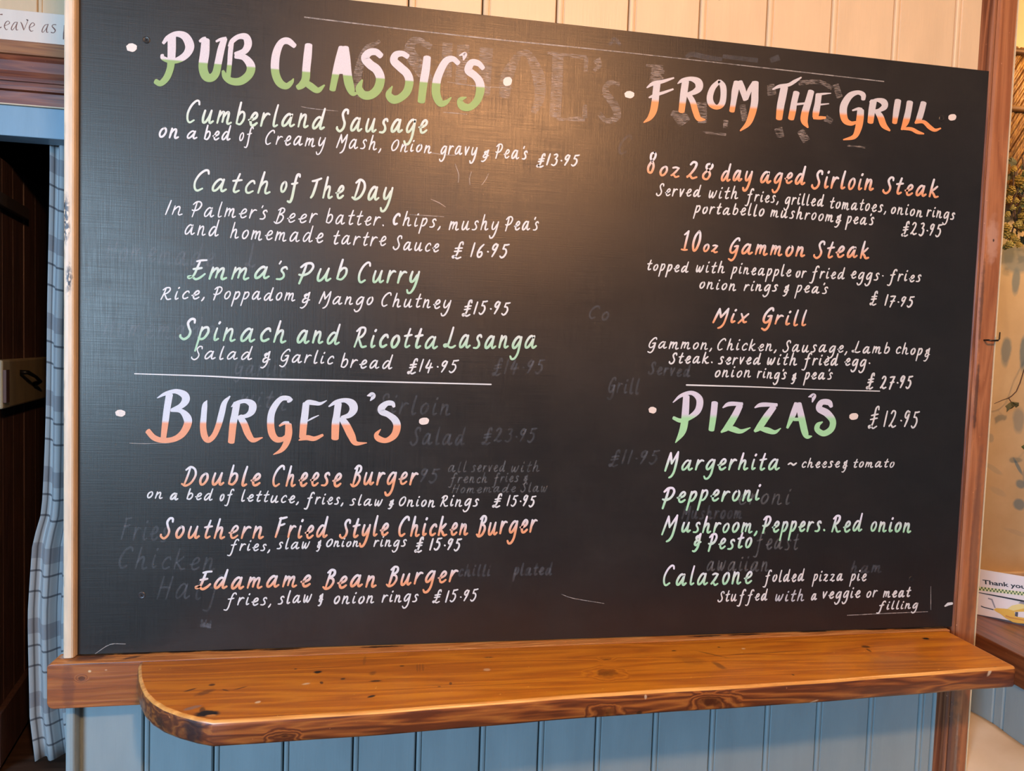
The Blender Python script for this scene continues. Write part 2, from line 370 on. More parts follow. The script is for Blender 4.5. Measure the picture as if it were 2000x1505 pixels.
for r in range(len(rings) - 1):
    for i in range(nb - 1):
        f = sh.faces.new((rings[r][i], rings[r][i + 1], rings[r + 1][i + 1], rings[r + 1][i])); f.material_index = mi[r]; f.smooth = True
for rg, mm in ((rings[0], 0), (rings[-1], 1)):
    f = sh.faces.new(rg); f.material_index = mm
    # the polygon is closed straight along the back
bk = sh.faces.new([rings[0][0]] + [r[0] for r in rings[1:]] + [r[-1] for r in reversed(rings)]); bk.material_index = 1
bmesh.ops.recalc_face_normals(sh, faces=sh.faces)
bmesh.ops.triangulate(sh, faces=[f for f in sh.faces if len(f.verts) > 4])
me = bpy.data.meshes.new('shelf'); sh.to_mesh(me); sh.free()
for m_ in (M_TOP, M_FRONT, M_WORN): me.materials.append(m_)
tag(link('shelf', me), 'varnished orange pine shelf board with a rounded left corner below the menu board', 'shelf')

# ------------------------------------------------------------------ the blackboard
mbd = NT('blackboard_paint'); o = mbd.sep()
st1 = mbd.noise(mbd.mapping((3, 1, 160)), 3, 4, 0.65); st2 = mbd.noise(mbd.mapping((150, 1, 4)), 3, 4, 0.65)
cl = mbd.noise(mbd.mapping((1, 1, 1)), 3.2, 5, 0.6); cl2 = mbd.noise(mbd.mapping((1, 1, 1.8)), 9, 5, 0.6)
weave = mbd.math('ADD', st1, st2)
colr = mbd.ramp(mbd.math('ADD', mbd.math('MULTIPLY', cl, 0.6), mbd.math('MULTIPLY', cl2, 0.4)), [(0.3, (0.007, 0.007, 0.008)), (0.62, (0.013, 0.0125, 0.013)), (0.85, (0.022, 0.021, 0.022))])
mbd.color(colr)
mbd.rough(mbd.math('ADD', mbd.gray(cl, 0.3, 0.7, 0.35, 0.45), mbd.gray(weave, 0.7, 1.3, -0.06, 0.08)))
mbd.bump(weave, 0.22, 0.0008)
mbd.b.inputs['Specular IOR Level'].default_value = 0.68; mbd.b.inputs['Specular Tint'].default_value = (1.0, 0.84, 0.69, 1)
M_BOARD = mbd.m
board = thing('menu_board', 'large black menu chalkboard screwed to the boarded partition, lettered in white, green and orange', 'menu board', (0.9, 0.0, 0.0))
b = MB(); b.box((0.0005, 0.0, 0.0), (1.8055, 0.0125, 1.220)); b.build('board_panel', M_BOARD, board, bevel=0.001, segs=1)
msc = flat('screw_metal', (0.10, 0.095, 0.09), 0.35, 0.8)
for px, py in ((286, 78), (277, 1162), (1839, 231), (1780, 1130)):
    p = on_y(px, py, 0); b = MB(); n = 16; vs = []; fs = []
    prof = [(0.0065, -0.0002), (0.0052, -0.0010), (0.0038, -0.0006), (0.0012, -0.0004)]
    for r, y in prof:
        for k in range(n): a = 2 * math.pi * k / n; vs.append((p.x + r * math.cos(a), y, p.z + r * math.sin(a)))
    for i in range(3):
        for k in range(n): fs.append((i * n + k, i * n + (k + 1) % n, (i + 1) * n + (k + 1) % n, (i + 1) * n + k))
    fs.append(tuple(range(3 * n, 4 * n))); b.add(vs, fs)
    sc = b.build('screw', M_BOARD if px != 277 else flat('dulled_screw', (0.05, 0.045, 0.045), 0.4, 0.3), board)
    b = MB()
    for a in (0.6, 0.6 + math.pi / 2):
        c_, s_ = math.cos(a), math.sin(a); L, W = 0.003, 0.0006
        b.add([(p.x + c_ * L * u - s_ * W * v, -0.0013, p.z + s_ * L * u + c_ * W * v) for u, v in ((-1, -1), (1, -1), (1, 1), (-1, 1))], [(0, 1, 2, 3)])
    b.build('slot', M_DARK, sc, fixn=False)

# ---- chalk-pen paint: colour runs from the lower tint to the upper one by the height attribute
def pen(name, top_c, bot_c, a=0.45, b_=1.0, rough=0.55, var=0.12):
    m = NT(name); at = m.new('ShaderNodeAttribute'); at.attribute_name = 'h'
    n = m.noise(m.mapping((120, 1, 60)), 6, 3)
    col = m.mix(m.gray(at.outputs['Fac'], a, b_), bot_c, top_c)
    col = m.mix(m.gray(n, 0.35, 0.75, 0, var), col, (0.25, 0.23, 0.22))
    m.color(col); m.rough(rough); return m.m
WHT = (0.72, 0.69, 0.65)
P_WHITE = pen('white_pen', WHT, WHT)
P_DIM = pen('thin_white_pen', (0.50, 0.49, 0.50), (0.50, 0.49, 0.50))
P_PALE = pen('pale_green_pen', (0.74, 0.71, 0.64), (0.56, 0.66, 0.47), 0.1, 1.2)
P_GREEN = pen('green_pen', (0.73, 0.71, 0.67), (0.40, 0.62, 0.40), 0.15, 1.15)
P_MINT = pen('mint_pen', (0.80, 0.76, 0.82), (0.40, 0.72, 0.44), 0.1, 1.15)
P_ORANGE = pen('orange_pen', (0.74, 0.70, 0.69), (0.80, 0.33, 0.15), 0.15, 1.1)
H_GREEN = pen('heading_white_over_green', (0.70, 0.60, 0.58), (0.27, 0.40, 0.11), -0.25, 0.25, 0.55, 0.25)
H_ORANGE = pen('heading_white_over_orange', (0.64, 0.56, 0.53), (0.86, 0.30, 0.09), -0.5, 0.5, 0.55, 0.2)
H_SALMON = pen('heading_grey_over_salmon', (0.66, 0.66, 0.69), (0.82, 0.32, 0.15), -0.4, 0.5, 0.55, 0.2)
H_MINT = pen('heading_lilac_over_mint', (0.66, 0.61, 0.68), (0.36, 0.68, 0.34), -0.6, 0.7, 0.55, 0.2)
P_DOT = pen('cream_dot_pen', (0.80, 0.66, 0.56), (0.80, 0.66, 0.56))
def ghost(name, c, alpha, thr=0.45):
    m = NT(name); m.color(c); m.rough(0.6)
    n = m.noise(m.mapping((1, 1, 1)), 60, 4)
    h = m.noise(m.mapping((30, 1, 330)), 2, 2)
    al = m.math('MULTIPLY', m.math('MULTIPLY', m.gray(n, 0.30, 0.65, 0.25, 1.0), m.gray(h, thr, thr + 0.1)), alpha)
    m.l.new(al, m.b.inputs['Alpha']); return m.m
G_FAINT = ghost('rubbed_out_chalk', (0.45, 0.45, 0.48), 0.10, 0.1)
G_MID = ghost('half_rubbed_chalk', (0.50, 0.47, 0.45), 0.20, 0.1)
G_HATCH = ghost('hatched_old_chalk', (0.66, 0.50, 0.40), 0.42, 0.44)
G_LINE = ghost('old_chalk_line', (0.70, 0.60, 0.52), 0.55, 0.2)

# ---- strokes
def spline(pts, step=1.3):
    """Catmull-Rom through the points (x, y, w); points repeated twice make a corner"""
    P = [tuple(map(float, p)) for p in pts]; res = []
    if len(P) == 1: return P
    for i in range(len(P) - 1):
        p1, p2 = P[i], P[i + 1]; p0 = P[i - 1] if i > 0 else tuple(2 * a - b for a, b in zip(p1, p2)); p3 = P[i + 2] if i + 2 < len(P) else tuple(2 * a - b for a, b in zip(p2, p1))
        d = math.hypot(p2[0] - p1[0], p2[1] - p1[1]); n = max(1, int(d / step + 0.5))
        if d < 1e-6: continue
        for k in range(n):
            t = k / n; t2 = t * t; t3 = t2 * t
            res.append(tuple(0.5 * ((2 * b) + (-a + c) * t + (2 * a - 5 * b + 4 * c - d_) * t2 + (-a + 3 * b - 3 * c + d_) * t3) for a, b, c, d_ in zip(p0, p1, p2, p3)))
    res.append(P[-1]); return res
LAYER = [0]
class Ink:
    """flat painted strokes on a plane; geometry in photo pixels carried onto the real surface"""
    def __init__(s, to3d, hfun): s.mb = MB(); s.to = to3d; s.hf = hfun
    def stroke(s, pts, step=1.3, cap=1.0):
        sp = spline(pts, step); n = len(sp); L = []; Rr = []
        for i, (x, y, w) in enumerate(sp):
            a = sp[max(0, i - 1)]; b = sp[min(n - 1, i + 1)]; dx, dy = b[0] - a[0], b[1] - a[1]; d = math.hypot(dx, dy) or 1
            nx, ny = -dy / d, dx / d; h = max(0.3, w / 2)
            L.append((x + nx * h, y + ny * h)); Rr.append((x - nx * h, y - ny * h))
        base = len(s.mb.v); vs = []; hs = []
        LAYER[0] = (LAYER[0] + 1) % 7; off = LAYER[0] * 0.00002
        for (lx, ly), (rx, ry_) in zip(L, Rr):
            for q in ((lx, ly), (rx, ry_)): vs.append(s.to(q[0], q[1], off)); hs.append(s.hf(*q))
        fs = [(2 * i, 2 * i + 1, 2 * i + 3, 2 * i + 2) for i in range(n - 1)]
        for end in (0, n - 1):
            x, y, w = sp[end]; o_ = sp[1] if end == 0 else sp[n - 2]
            dx, dy = x - o_[0], y - o_[1]; d = math.hypot(dx, dy) or 1; dx /= d; dy /= d; h = max(0.3, w / 2)
            k0 = len(vs); m = 5
            for k in range(m + 1):
                a = -math.pi / 2 + math.pi * k / m
                q = (x + dx * math.cos(a) * h * cap - dy * math.sin(a) * h, y + dy * math.cos(a) * h * cap + dx * math.sin(a) * h)
                vs.append(s.to(q[0], q[1], off)); hs.append(s.hf(*q))
            fs.append(tuple(range(k0, k0 + m + 1)))
        s.mb.add(vs, fs); s.mb.h += hs
    def blob(s, cx, cy, rx, ry_, seed=0):
        rnd = random.Random(seed); n = 18; vs = []
        for k in range(n):
            a = 2 * math.pi * k / n; q = 1 + rnd.uniform(-0.08, 0.08); p = (cx + rx * q * math.cos(a), cy + ry_ * q * math.sin(a)); vs.append(p)
        s.mb.add([s.to(p[0], p[1], 0) for p in vs], [tuple(range(n))]); s.mb.h += [s.hf(*p) for p in vs]
    def done(s, name, mat, parent): return s.mb.build(name, mat, parent, fixn=False)

def board3d(lift):
    def f(px, py, off=0.0): p = on_y(px, py, -lift - off); return (p.x, p.y, p.z)
    return f
# single-line hand: x-height 1, ascenders about 1.8, descenders about -1 (x, y) ; list of strokes
G = {
'a': [[(.66, .84), (.46, 1.0), (.22, .80), (.05, .36), (.12, .03), (.34, .10), (.56, .48), (.68, .86)], [(.70, .98), (.66, .55), (.66, .16), (.78, .0), (1.0, .16)]],
'b': [[(.16, 1.85), (.12, 1.0), (.08, .12)], [(.09, .62), (.34, .96), (.58, .86), (.62, .42), (.40, .04), (.10, .08)]],
'c': [[(.60, .78), (.50, .98), (.28, .90), (.07, .48), (.14, .08), (.34, .0), (.60, .16)]],
'd': [[(.64, .82), (.44, .96), (.20, .76), (.04, .34), (.12, .03), (.32, .10), (.54, .48), (.66, .84)], [(.76, 1.85), (.70, 1.0), (.66, .20), (.76, .0), (.98, .14)]],
'e': [[(-.06, .42), (.20, .44), (.50, .62), (.56, .86), (.40, 1.0), (.20, .80), (.10, .36), (.22, .02), (.44, .02), (.66, .20)]],
'f': [[(.92, 1.62), (.84, 1.86), (.62, 1.78), (.50, 1.30), (.42, .40), (.36, -.40), (.20, -.86), (-.08, -.82)], [(.12, .80), (.44, .84), (.74, .94)]],
'g': [[(.66, .84), (.46, 1.0), (.20, .78), (.04, .34), (.14, .04), (.36, .14), (.60, .56), (.68, .90)], [(.70, .98), (.66, .20), (.60, -.50), (.40, -.96), (.14, -1.02), (-.02, -.76)]],
'h': [[(.16, 1.85), (.10, .9), (.03, .0)], [(.07, .48), (.26, .84), (.46, .92), (.52, .66), (.50, .20), (.60, -.02), (.84, .10)]],
'i': [[(.10, .98), (.05, .40), (.12, .02), (.34, .14)], [(.20, 1.48), (.16, 1.38)]],
'k': [[(.14, 1.85), (.08, .9), (.03, .0)], [(.58, 1.0), (.34, .72), (.10, .50)], [(.12, .52), (.36, .26), (.56, -.02), (.82, .04)]],
'l': [[(.18, 1.85), (.10, .9), (.10, .16), (.20, .0), (.40, .12)]],
'm': [[(.06, .98), (.04, .5), (.01, .0)], [(.05, .48), (.22, .84), (.38, .90), (.42, .60), (.40, .10)], [(.42, .48), (.60, .84), (.76, .90), (.80, .60), (.78, .14), (.88, -.04), (1.10, .08)]],
'n': [[(.06, .98), (.04, .5), (.01, .0)], [(.05, .46), (.24, .84), (.44, .92), (.50, .64), (.48, .16), (.58, -.02), (.80, .10)]],
'o': [[(.34, .98), (.12, .74), (.04, .34), (.18, .02), (.42, .12), (.58, .54), (.50, .90), (.34, .98)]],
'p': [[(.12, .98), (.08, .2), (.0, -.88)], [(.08, .56), (.24, .90), (.50, .96), (.60, .62), (.44, .18), (.22, .04), (.05, .16)]],
'r': [[(.06, .98), (.04, .5), (.01, .0)], [(.05, .42), (.22, .82), (.40, .96), (.56, .90)]],
's': [[(.56, .84), (.46, 1.0), (.26, .92), (.22, .70), (.40, .46), (.46, .20), (.30, .0), (.02, .0)]],
't': [[(.30, 1.55), (.20, .9), (.14, .20), (.26, .0), (.50, .14)], [(-.06, .94), (.20, .98), (.52, 1.04)]],
'u': [[(.10, .98), (.04, .40), (.12, .03), (.32, .08), (.52, .46), (.62, .92)], [(.64, 1.0), (.60, .50), (.62, .12), (.72, .0), (.92, .16)]],
'v': [[(.04, .98), (.12, .5), (.22, .0)], [(.22, .0), (.38, .5), (.56, 1.0)]],
'w': [[(.04, .98), (.04, .30), (.14, .0), (.30, .30), (.42, .80)], [(.42, .80), (.42, .25), (.54, .0), (.74, .36), (.86, 1.0)]],
'x': [[(.02, .98), (.22, .5), (.38, .02), (.58, .06)], [(.60, .98), (.30, .5), (-.04, -.10)]],
'y': [[(.10, .98), (.04, .46), (.14, .10), (.36, .20), (.58, .70)], [(.68, .98), (.62, .20), (.50, -.50), (.30, -.96), (.06, -1.0), (-.06, -.72)]],
'z': [[(.06, .88), (.30, .96), (.58, .90)], [(.58, .90), (.34, .44), (.06, .06)], [(.04, .08), (.26, .14), (.46, -.06), (.72, .06)]],
'L_': [[(.42, 1.6), (.34, .9), (.22, .2), (.02, .04)], [(.02, .10), (.2, .16), (.45, .0), (.8, .02), (.98, .12)]],
'A': [[(.5, 1.6), (.0, .0)], [(.5, 1.6), (.9, .0)], [(.2, .6), (.75, .6)]],
'B': [[(.30, 1.60), (.22, .8), (.14, .06)], [(.08, 1.42), (.34, 1.66), (.62, 1.56), (.62, 1.20), (.24, .90)], [(.26, .92), (.58, .84), (.70, .50), (.50, .06), (.16, -.08), (-.08, .10)]],
'C': [[(.86, 1.34), (.78, 1.58), (.56, 1.60), (.24, 1.26), (.04, .70), (.10, .18), (.32, -.04), (.64, .14)]],
'D': [[(.34, 1.56), (.26, .8), (.14, .08)], [(.04, 1.36), (.36, 1.62), (.74, 1.40), (.88, .88), (.66, .24), (.26, -.04), (-.06, .12)]],
'E': [[(.28, 1.52), (.58, 1.60), (.92, 1.62)], [(.50, 1.56), (.42, 1.0), (.30, .30), (.04, .06), (-.06, .18), (.20, .20), (.50, -.04), (.80, .12), (1.04, .42)], [(.18, .84), (.44, .88), (.72, .94)]],
'F': [[(.28, 1.58), (.20, .8), (.06, .0)], [(.18, 1.52), (.44, 1.54), (.80, 1.62)], [(.18, .96), (.44, .98), (.70, 1.08)]],
'G': [[(.78, 1.36), (.70, 1.60), (.44, 1.50), (.12, .92), (.06, .30), (.28, .04), (.58, .26), (.74, .72)], [(.42, .72), (.62, .78), (.76, .80)], [(.76, .80), (.72, .1), (.62, -.46), (.38, -.74), (.08, -.60)]],
'H': [[(.16, 1.6), (.08, .8), (.0, .0)], [(.78, 1.6), (.70, .8), (.62, .0)], [(.08, .8), (.40, .84), (.72, .82)]],
'I': [[(.16, 1.66), (.08, .8), (.0, .0)]],
'L': [[(.52, 1.66), (.44, 1.0), (.30, .24), (.04, .06), (-.06, .20), (.18, .24), (.46, .02), (.74, .0), (.98, .14)]],
'M': [[(.26, 1.52), (.14, .8), (.0, .0)], [(.26, 1.52), (.40, 1.0), (.52, .58)], [(.52, .58), (.78, 1.1), (.98, 1.56)], [(.98, 1.56), (.98, .8), (.90, -.1), (.72, -.50), (.52, -.62)]],
'N': [[(.06, 1.6), (.0, .0)], [(.06, 1.6), (.8, .0)], [(.8, .0), (.85, 1.6)]],
'O': [[(.52, 1.46), (.20, 1.10), (.06, .50), (.24, .02), (.58, .16), (.80, .74), (.74, 1.30), (.52, 1.46)]],
'P': [[(.36, 1.50), (.30, .8), (.18, -.16)], [(.04, 1.24), (.30, 1.52), (.66, 1.54), (.84, 1.22), (.66, .74), (.30, .54), (.04, .60)]],
'Q': [[(.32, 1.44), (.26, .8), (.16, -.12)], [(.02, 1.22), (.30, 1.48), (.58, 1.48), (.70, 1.20), (.54, .86), (.26, .72), (.08, .76)]],
'R': [[(.28, 1.56), (.20, .8), (.06, .0)], [(.02, 1.30), (.30, 1.58), (.64, 1.56), (.70, 1.22), (.50, .86), (.22, .74)], [(.26, .76), (.46, .36), (.68, .0), (1.0, .06)]],
'S': [[(.76, 1.30), (.70, 1.56), (.46, 1.58), (.30, 1.28), (.42, .92), (.60, .56), (.54, .16), (.26, -.06), (-.02, .12), (-.04, .26)]],
'T': [[(.0, 1.34), (.34, 1.40), (.82, 1.58)], [(.48, 1.42), (.38, .8), (.26, .2), (.12, -.06)]],
'0': [[(.42, 1.5), (.14, 1.1), (.04, .5), (.18, .02), (.42, .2), (.58, .8), (.54, 1.3), (.42, 1.5)]],
'1': [[(.14, 1.5), (.08, .8), (.02, .0)]],
'!': [[(.02, 1.22), (.20, 1.36), (.34, 1.5)], [(.34, 1.5), (.26, .8), (.20, .06)], [(-.06, .08), (.20, .04), (.46, .06)]],
'2': [[(.08, 1.24), (.26, 1.50), (.52, 1.40), (.50, .98), (.28, .44), (.04, .04)], [(.02, .10), (.24, .18), (.46, -.02), (.78, .12)]],
'3': [[(.10, 1.40), (.36, 1.50), (.50, 1.28), (.34, .90)], [(.30, .90), (.54, .72), (.50, .22), (.26, -.02), (.0, .10)]],
'4': [[(.24, 1.5), (.14, 1.0), (.02, .54), (.30, .52), (.72, .60)], [(.50, 1.1), (.42, .4), (.38, -.10)]],
'5': [[(.20, 1.44), (.44, 1.44), (.68, 1.50)], [(.22, 1.44), (.14, .96)], [(.14, .96), (.42, .94), (.56, .56), (.40, .10), (.16, -.04), (-.02, .12)]],
'6': [[(.50, 1.46), (.22, 1.06), (.04, .46), (.16, .04), (.40, .06), (.52, .36), (.40, .62), (.14, .50)]],
'7': [[(.0, 1.36), (.30, 1.42), (.62, 1.44)], [(.62, 1.44), (.40, .8), (.16, -.14)], [(.12, .68), (.36, .72), (.62, .76)]],
'8': [[(.46, 1.46), (.18, 1.36), (.16, 1.04), (.38, .80), (.56, .44), (.42, .02), (.12, .06), (.04, .40), (.28, .78), (.56, 1.06), (.60, 1.34), (.46, 1.46)]],
'9': [[(.52, 1.22), (.36, 1.46), (.12, 1.22), (.10, .88), (.30, .80), (.50, 1.10), (.56, 1.36)], [(.56, 1.38), (.42, .70), (.18, .04)]],
'.': [[(.06, .62), (.10, .60)]],
',': [[(.12, .14), (.06, -.10), (-.04, -.30)]],
'`': [[(.08, .12), (.12, .06)]],
"'": [[(.16, 1.52), (.10, 1.30)]],
'£': [[(.68, 1.28), (.62, 1.56), (.42, 1.44), (.36, 1.0), (.34, .30), (.22, -.08), (.02, -.30), (-.06, -.14), (.14, -.08), (.40, -.32), (.74, -.14)], [(.04, .78), (.34, .84), (.68, .90)], [(.02, .44), (.34, .50), (.66, .56)]],
'&': [[(.60, 1.26), (.44, .95), (.30, .84)], [(.64, .92), (.40, 1.08), (.18, .92), (.28, .68), (.46, .60)], [(.42, .60), (.16, .46), (.12, .16), (.34, .10), (.62, .36), (.82, .44)], [(.68, 1.3), (.62, .7), (.60, .10), (.44, -.32), (.20, -.54), (.0, -.50)]],
'~': [[(.0, .40), (.22, .60), (.46, .46), (.66, .30), (.96, .60)]],
}
for ch in 'bdhklf':
    G[ch] = [[(x, y if y <= 1.0 else 1 + (y - 1) * 0.78) for x, y in st] for st in G[ch]]
for ch in 'gyf':
    G[ch] = [[(x, y if y >= 0 else y * 0.88) for x, y in st] for st in G[ch]]
GAP = {'.': .34, ',': .30, "'": .10, '1': .46, '£': .44, 'I': .42}
def word(ink, text, x0, y0, x1, y1, xh, w, slant=0.20, rnd=None, wvar=0.18):
    rnd = rnd or random; S_ = []; cur = 0.0
    if w > 4: w *= 0.93
    for ch in text:
        if ch == ' ': cur += 0.7; continue
        g = G[ch]; sx = rnd.uniform(.96, 1.04); sy = rnd.uniform(.95, 1.05); dy = rnd.uniform(-.05, .05)
        mx = max(p[0] for s in g for p in s); mn = min(0, min(p[0] for s in g for p in s))
        if ch == '.': cur += .05
        for s in g: S_.append([(cur - mn * .6 + p[0] * sx + slant * p[1], p[1] * sy + dy) for p in s])
        cur += mx * sx - mn * .6 + GAP.get(ch, .38 if ch in 'aucdhklmnteirRLE' else .46)
        if ch == "'": cur -= .12
    a = min(p[0] for s in S_ for p in s); b = max(p[0] for s in S_ for p in s)
    hw = w / 2; W = (x1 - hw) - (x0 + hw)
    for s in S_:
        pts = []
        wj = w * rnd.uniform(1 - wvar * .5, 1 + wvar * .5)
        for i, (u, v) in enumerate(s):
            t = (u - a) / max(1e-6, b - a); x = x0 + hw + t * W; y = y0 + (y1 - y0) * t - v * xh
            e = .82 if i in (0, len(s) - 1) else 1.0
            pts.append((x, y, wj * e * rnd.uniform(1 - wvar * .4, 1 + wvar * .4)))
        if len(pts) == 2 and math.hypot(pts[0][0] - pts[1][0], pts[0][1] - pts[1][1]) < 4:
            pts = [(pts[0][0], pts[0][1], w * .95), (pts[1][0], pts[1][1], w * .95)]
        ink.stroke(pts, 1.4)
def line(name, label, mat, words, w=2.9, lift=0.0004, slant=0.20, parent=None, seed=1, wvar=0.18):
    rnd = random.Random(seed * 77 + len(words)); cur = [0, 0, 1, 1, 1]
    q = on_y(words[0][1], words[0][2], 0); o = link(name, None, parent or board, q)
    for wd in words:
        ink = Ink(board3d(lift), lambda x, y: (cur[1] + (cur[3] - cur[1]) * (x - cur[0]) / max(1, cur[2] - cur[0]) - y) / cur[4])
        t, x0, y0, x1, y1, xh = wd[:6]; cur[:] = [x0, y0, x1, y1, xh]
        word(ink, t, x0, y0, x1, y1, xh, wd[6] if len(wd) > 6 else w, slant, rnd, wvar)
        ink.done('word', mat, o)
    if label: o['label'] = label
    return o

TI, DE, PRICE = 'dish_title', 'dish_description', 'price'
T = 4.9
line(TI, 'pale green and white title reading Cumberland Sausage', P_PALE, [('Cumberland', 364, 237, 637, 251, 25), ('Sausage', 656, 255, 836, 259, 25)], T, seed=2)
line(DE, 'white line reading on a bed of Creamy Mash, Onion gravy & Peas', P_WHITE, [('on', 310, 267, 350, 269, 18, 4.4), ('a', 365, 270, 386, 271, 15, 3.6), ('bed', 398, 272, 452, 274, 17, 3.4), ('of', 467, 275, 496, 276, 16), ('Creamy', 518, 281, 637, 286, 17), ('Mash,', 656, 288, 745, 292, 17), ('Onion', 764, 294, 843, 298, 15), ('gravy', 857, 300, 933, 304, 16), ('&', 939, 308, 956, 309, 13), ("Pea's", 967, 307, 1031, 311, 16)], seed=3)
line(PRICE, 'white price reading £13.95 at the end of the sausage dish', P_WHITE, [('£13.95', 1047, 321, 1133, 324, 14.5, 3.4)], seed=4)
line(TI, 'pale green and white title reading Catch of The Day', P_PALE, [('Catch', 378, 371, 529, 377, 24), ('of', 547, 375, 588, 379, 22), ('The', 605, 385, 673, 386, 24), ('Day', 686, 389, 769, 390, 24)], T, seed=5)
line(DE, 'white line describing beer batter, chips and mushy peas', P_WHITE, [('In', 322, 418, 357, 420, 17), ("Palmer's", 374, 421, 523, 427, 17), ('Beer', 534, 434, 621, 434, 17), ('batter`', 636, 436, 750, 441, 17), ('C', 767, 437, 783, 439, 12.5, 5), ('hips,', 786, 440, 861, 444, 16), ('mushy', 876, 448, 975, 449, 17), ("Pea's", 986, 449, 1053, 448, 16)], seed=6)
line(DE, 'white line reading and homemade tartre Sauce', P_WHITE, [('and', 361, 458, 429, 460, 18), ('homemade', 449, 464, 632, 474, 18), ('tartre', 651, 476, 755, 480, 17), ('Sauce', 767, 486, 858, 491, 16)], seed=7)
line(PRICE, 'white price reading £16.95 under the mushy peas line', P_WHITE, [('£', 882, 498, 906, 500, 17, 3.4), ('16.95', 918, 501, 996, 503, 17, 3.4)], seed=8)
line(TI, 'pale green title of the curry dish', P_GREEN, [("Emma's", 365, 544, 563, 544, 23), ('Pub', 582, 549, 679, 546, 23), ('Curry', 699, 551, 821, 552, 23)], T, seed=9)
line(DE, 'white line reading Rice, Poppadom & Mango Chutney', P_WHITE, [('Rice,', 313, 584, 400, 583, 15), ('Poppadom', 416, 583, 577, 587, 15), ('&', 585, 592, 607, 593, 17), ('Mango', 622, 592, 729, 595, 15), ('Chutney', 745, 597, 882, 603, 16)], seed=10)
line(PRICE, 'white price reading £15.95 beside the mango chutney', P_WHITE, [('£15.95', 902, 612, 998, 614, 16, 3.4)], seed=11)
line(TI, 'pale green title reading Spinach and Ricotta Lasanga', P_GREEN, [('Spinach', 350, 661, 560, 668, 24), ('and', 580, 668, 666, 671, 24), ('Ricotta', 690, 677, 856, 679, 23), ('Lasanga', 865, 679, 1049, 679, 24)], T, seed=12)
line(DE, 'white line reading Salad & Garlic bread', P_WHITE, [('Salad', 373, 701, 494, 702, 15), ('&', 508, 708, 529, 709, 17), ('Garlic', 545, 705, 653, 711, 15), ('bread', 665, 717, 768, 720, 16)], seed=13)
line(PRICE, 'white price reading £14.95 beside the garlic bread', P_WHITE, [('£14.95', 795, 725, 897, 727, 15.5, 3.2)], seed=14)
line(TI, 'orange and white title reading Double Cheese Burger', P_ORANGE, [('Double', 353, 947, 510, 947, 23), ('Cheese', 532, 947, 668, 948, 24), ('Burger', 683, 947, 818, 945, 23)], T, seed=15)
line(DE, 'white line reading on a bed of lettuce, fries, slaw & Onion Rings', P_WHITE, [('on', 287, 972, 318, 973, 12.5), ('a', 332, 975, 349, 976, 11.5, 4), ('bed', 364, 975, 417, 976, 13), ('of', 429, 977, 458, 977, 13), ('lettuce,', 471, 978, 584, 982, 13), ('fries,', 593, 983, 671, 984, 13), ('slaw', 682, 986, 748, 987, 12.5), ('&', 757, 988, 770, 988, 10), ('Onion', 779, 987, 850, 989, 12.5), ('Rings', 859, 988, 936, 987, 13)], 2.9, seed=16)
line(PRICE, 'white price reading £15.95 beside the Onion Rings line under Double Cheese Burger', P_WHITE, [('£', 961, 986, 981, 986, 14, 3), ('15.95', 989, 987, 1048, 988, 13.5, 3.2)], seed=17)
line(TI, 'orange and white title reading Southern Fried Style Chicken Burger', P_ORANGE, [('Southern', 312, 1050, 516, 1050, 23), ('Fried', 536, 1049, 642, 1049, 23), ('Style', 662, 1049, 760, 1045, 22), ('Chicken', 778, 1045, 915, 1044, 22), ('Burger', 929, 1045, 1051, 1038, 23)], T, seed=18)
line(DE, 'white line reading fries, slaw & Onion rings under the chicken burger', P_WHITE, [('fries,', 443, 1074, 528, 1075, 12.5), ('slaw', 540, 1071, 606, 1070, 12.5), ('&', 617, 1070, 628, 1070, 11, 2.6), ('Onion', 637, 1067, 701, 1067, 10.5), ('rings', 729, 1066, 795, 1066, 12.5)], 2.9, seed=19)
line(PRICE, 'white price reading £15.95 under the Style Chicken title', P_WHITE, [('£', 809, 1073, 828, 1073, 15, 3.6), ('15.95', 838, 1073, 903, 1074, 14.5, 3.6)], seed=20)
line(TI, 'orange and white title reading Edamame Bean Burger', P_ORANGE, [('Edamame', 380, 1150, 608, 1144, 21), ('Bean', 629, 1148, 736, 1144, 21), ('Burger', 753, 1144, 896, 1133, 21)], T, seed=21)
line(DE, 'white line reading fries, slaw & onion rings under the bean burger', P_WHITE, [('fries,', 436, 1180, 530, 1181, 14), ('slaw', 542, 1179, 610, 1175, 14), ('&', 620, 1176, 632, 1176, 12), ('onion', 652, 1178, 731, 1177, 14), ('rings', 745, 1175, 818, 1174, 14)], 3.0, seed=22)
line(PRICE, 'white price reading £15.95 beside the bean burger', P_WHITE, [('£', 844, 1172, 863, 1172, 13), ('15.95', 869, 1175, 935, 1172, 14.5)], 3.0, seed=23)
# right column
line(TI, 'orange and white title reading 8oz 28 day aged Sirloin Steak', P_ORANGE, [('8', 1264, 338, 1283, 338, 27, 5), ('oz', 1288, 342, 1328, 346, 19, 4.4), ('28', 1340, 346, 1394, 351, 22), ('day', 1408, 352, 1471, 354, 19), ('aged', 1485, 356, 1575, 359, 20), ('Sirloin', 1584, 366, 1707, 371, 21), ('Steak', 1723, 376, 1834, 384, 20)], 4.7, seed=31)
line(DE, 'white line reading Served with fries, grilled tomatoes, onion rings', P_WHITE, [('Served', 1281, 381, 1370, 384, 13.5), ('with', 1384, 386, 1442, 388, 14), ('fries,', 1454, 391, 1521, 396, 13.5), ('grilled', 1530, 397, 1610, 403, 13.5), ('tomatoes,', 1621, 406, 1731, 414, 13.5), ('onion', 1740, 417, 1802, 423, 13), ('rings', 1809, 422, 1866, 429, 13)], 2.8, seed=32)
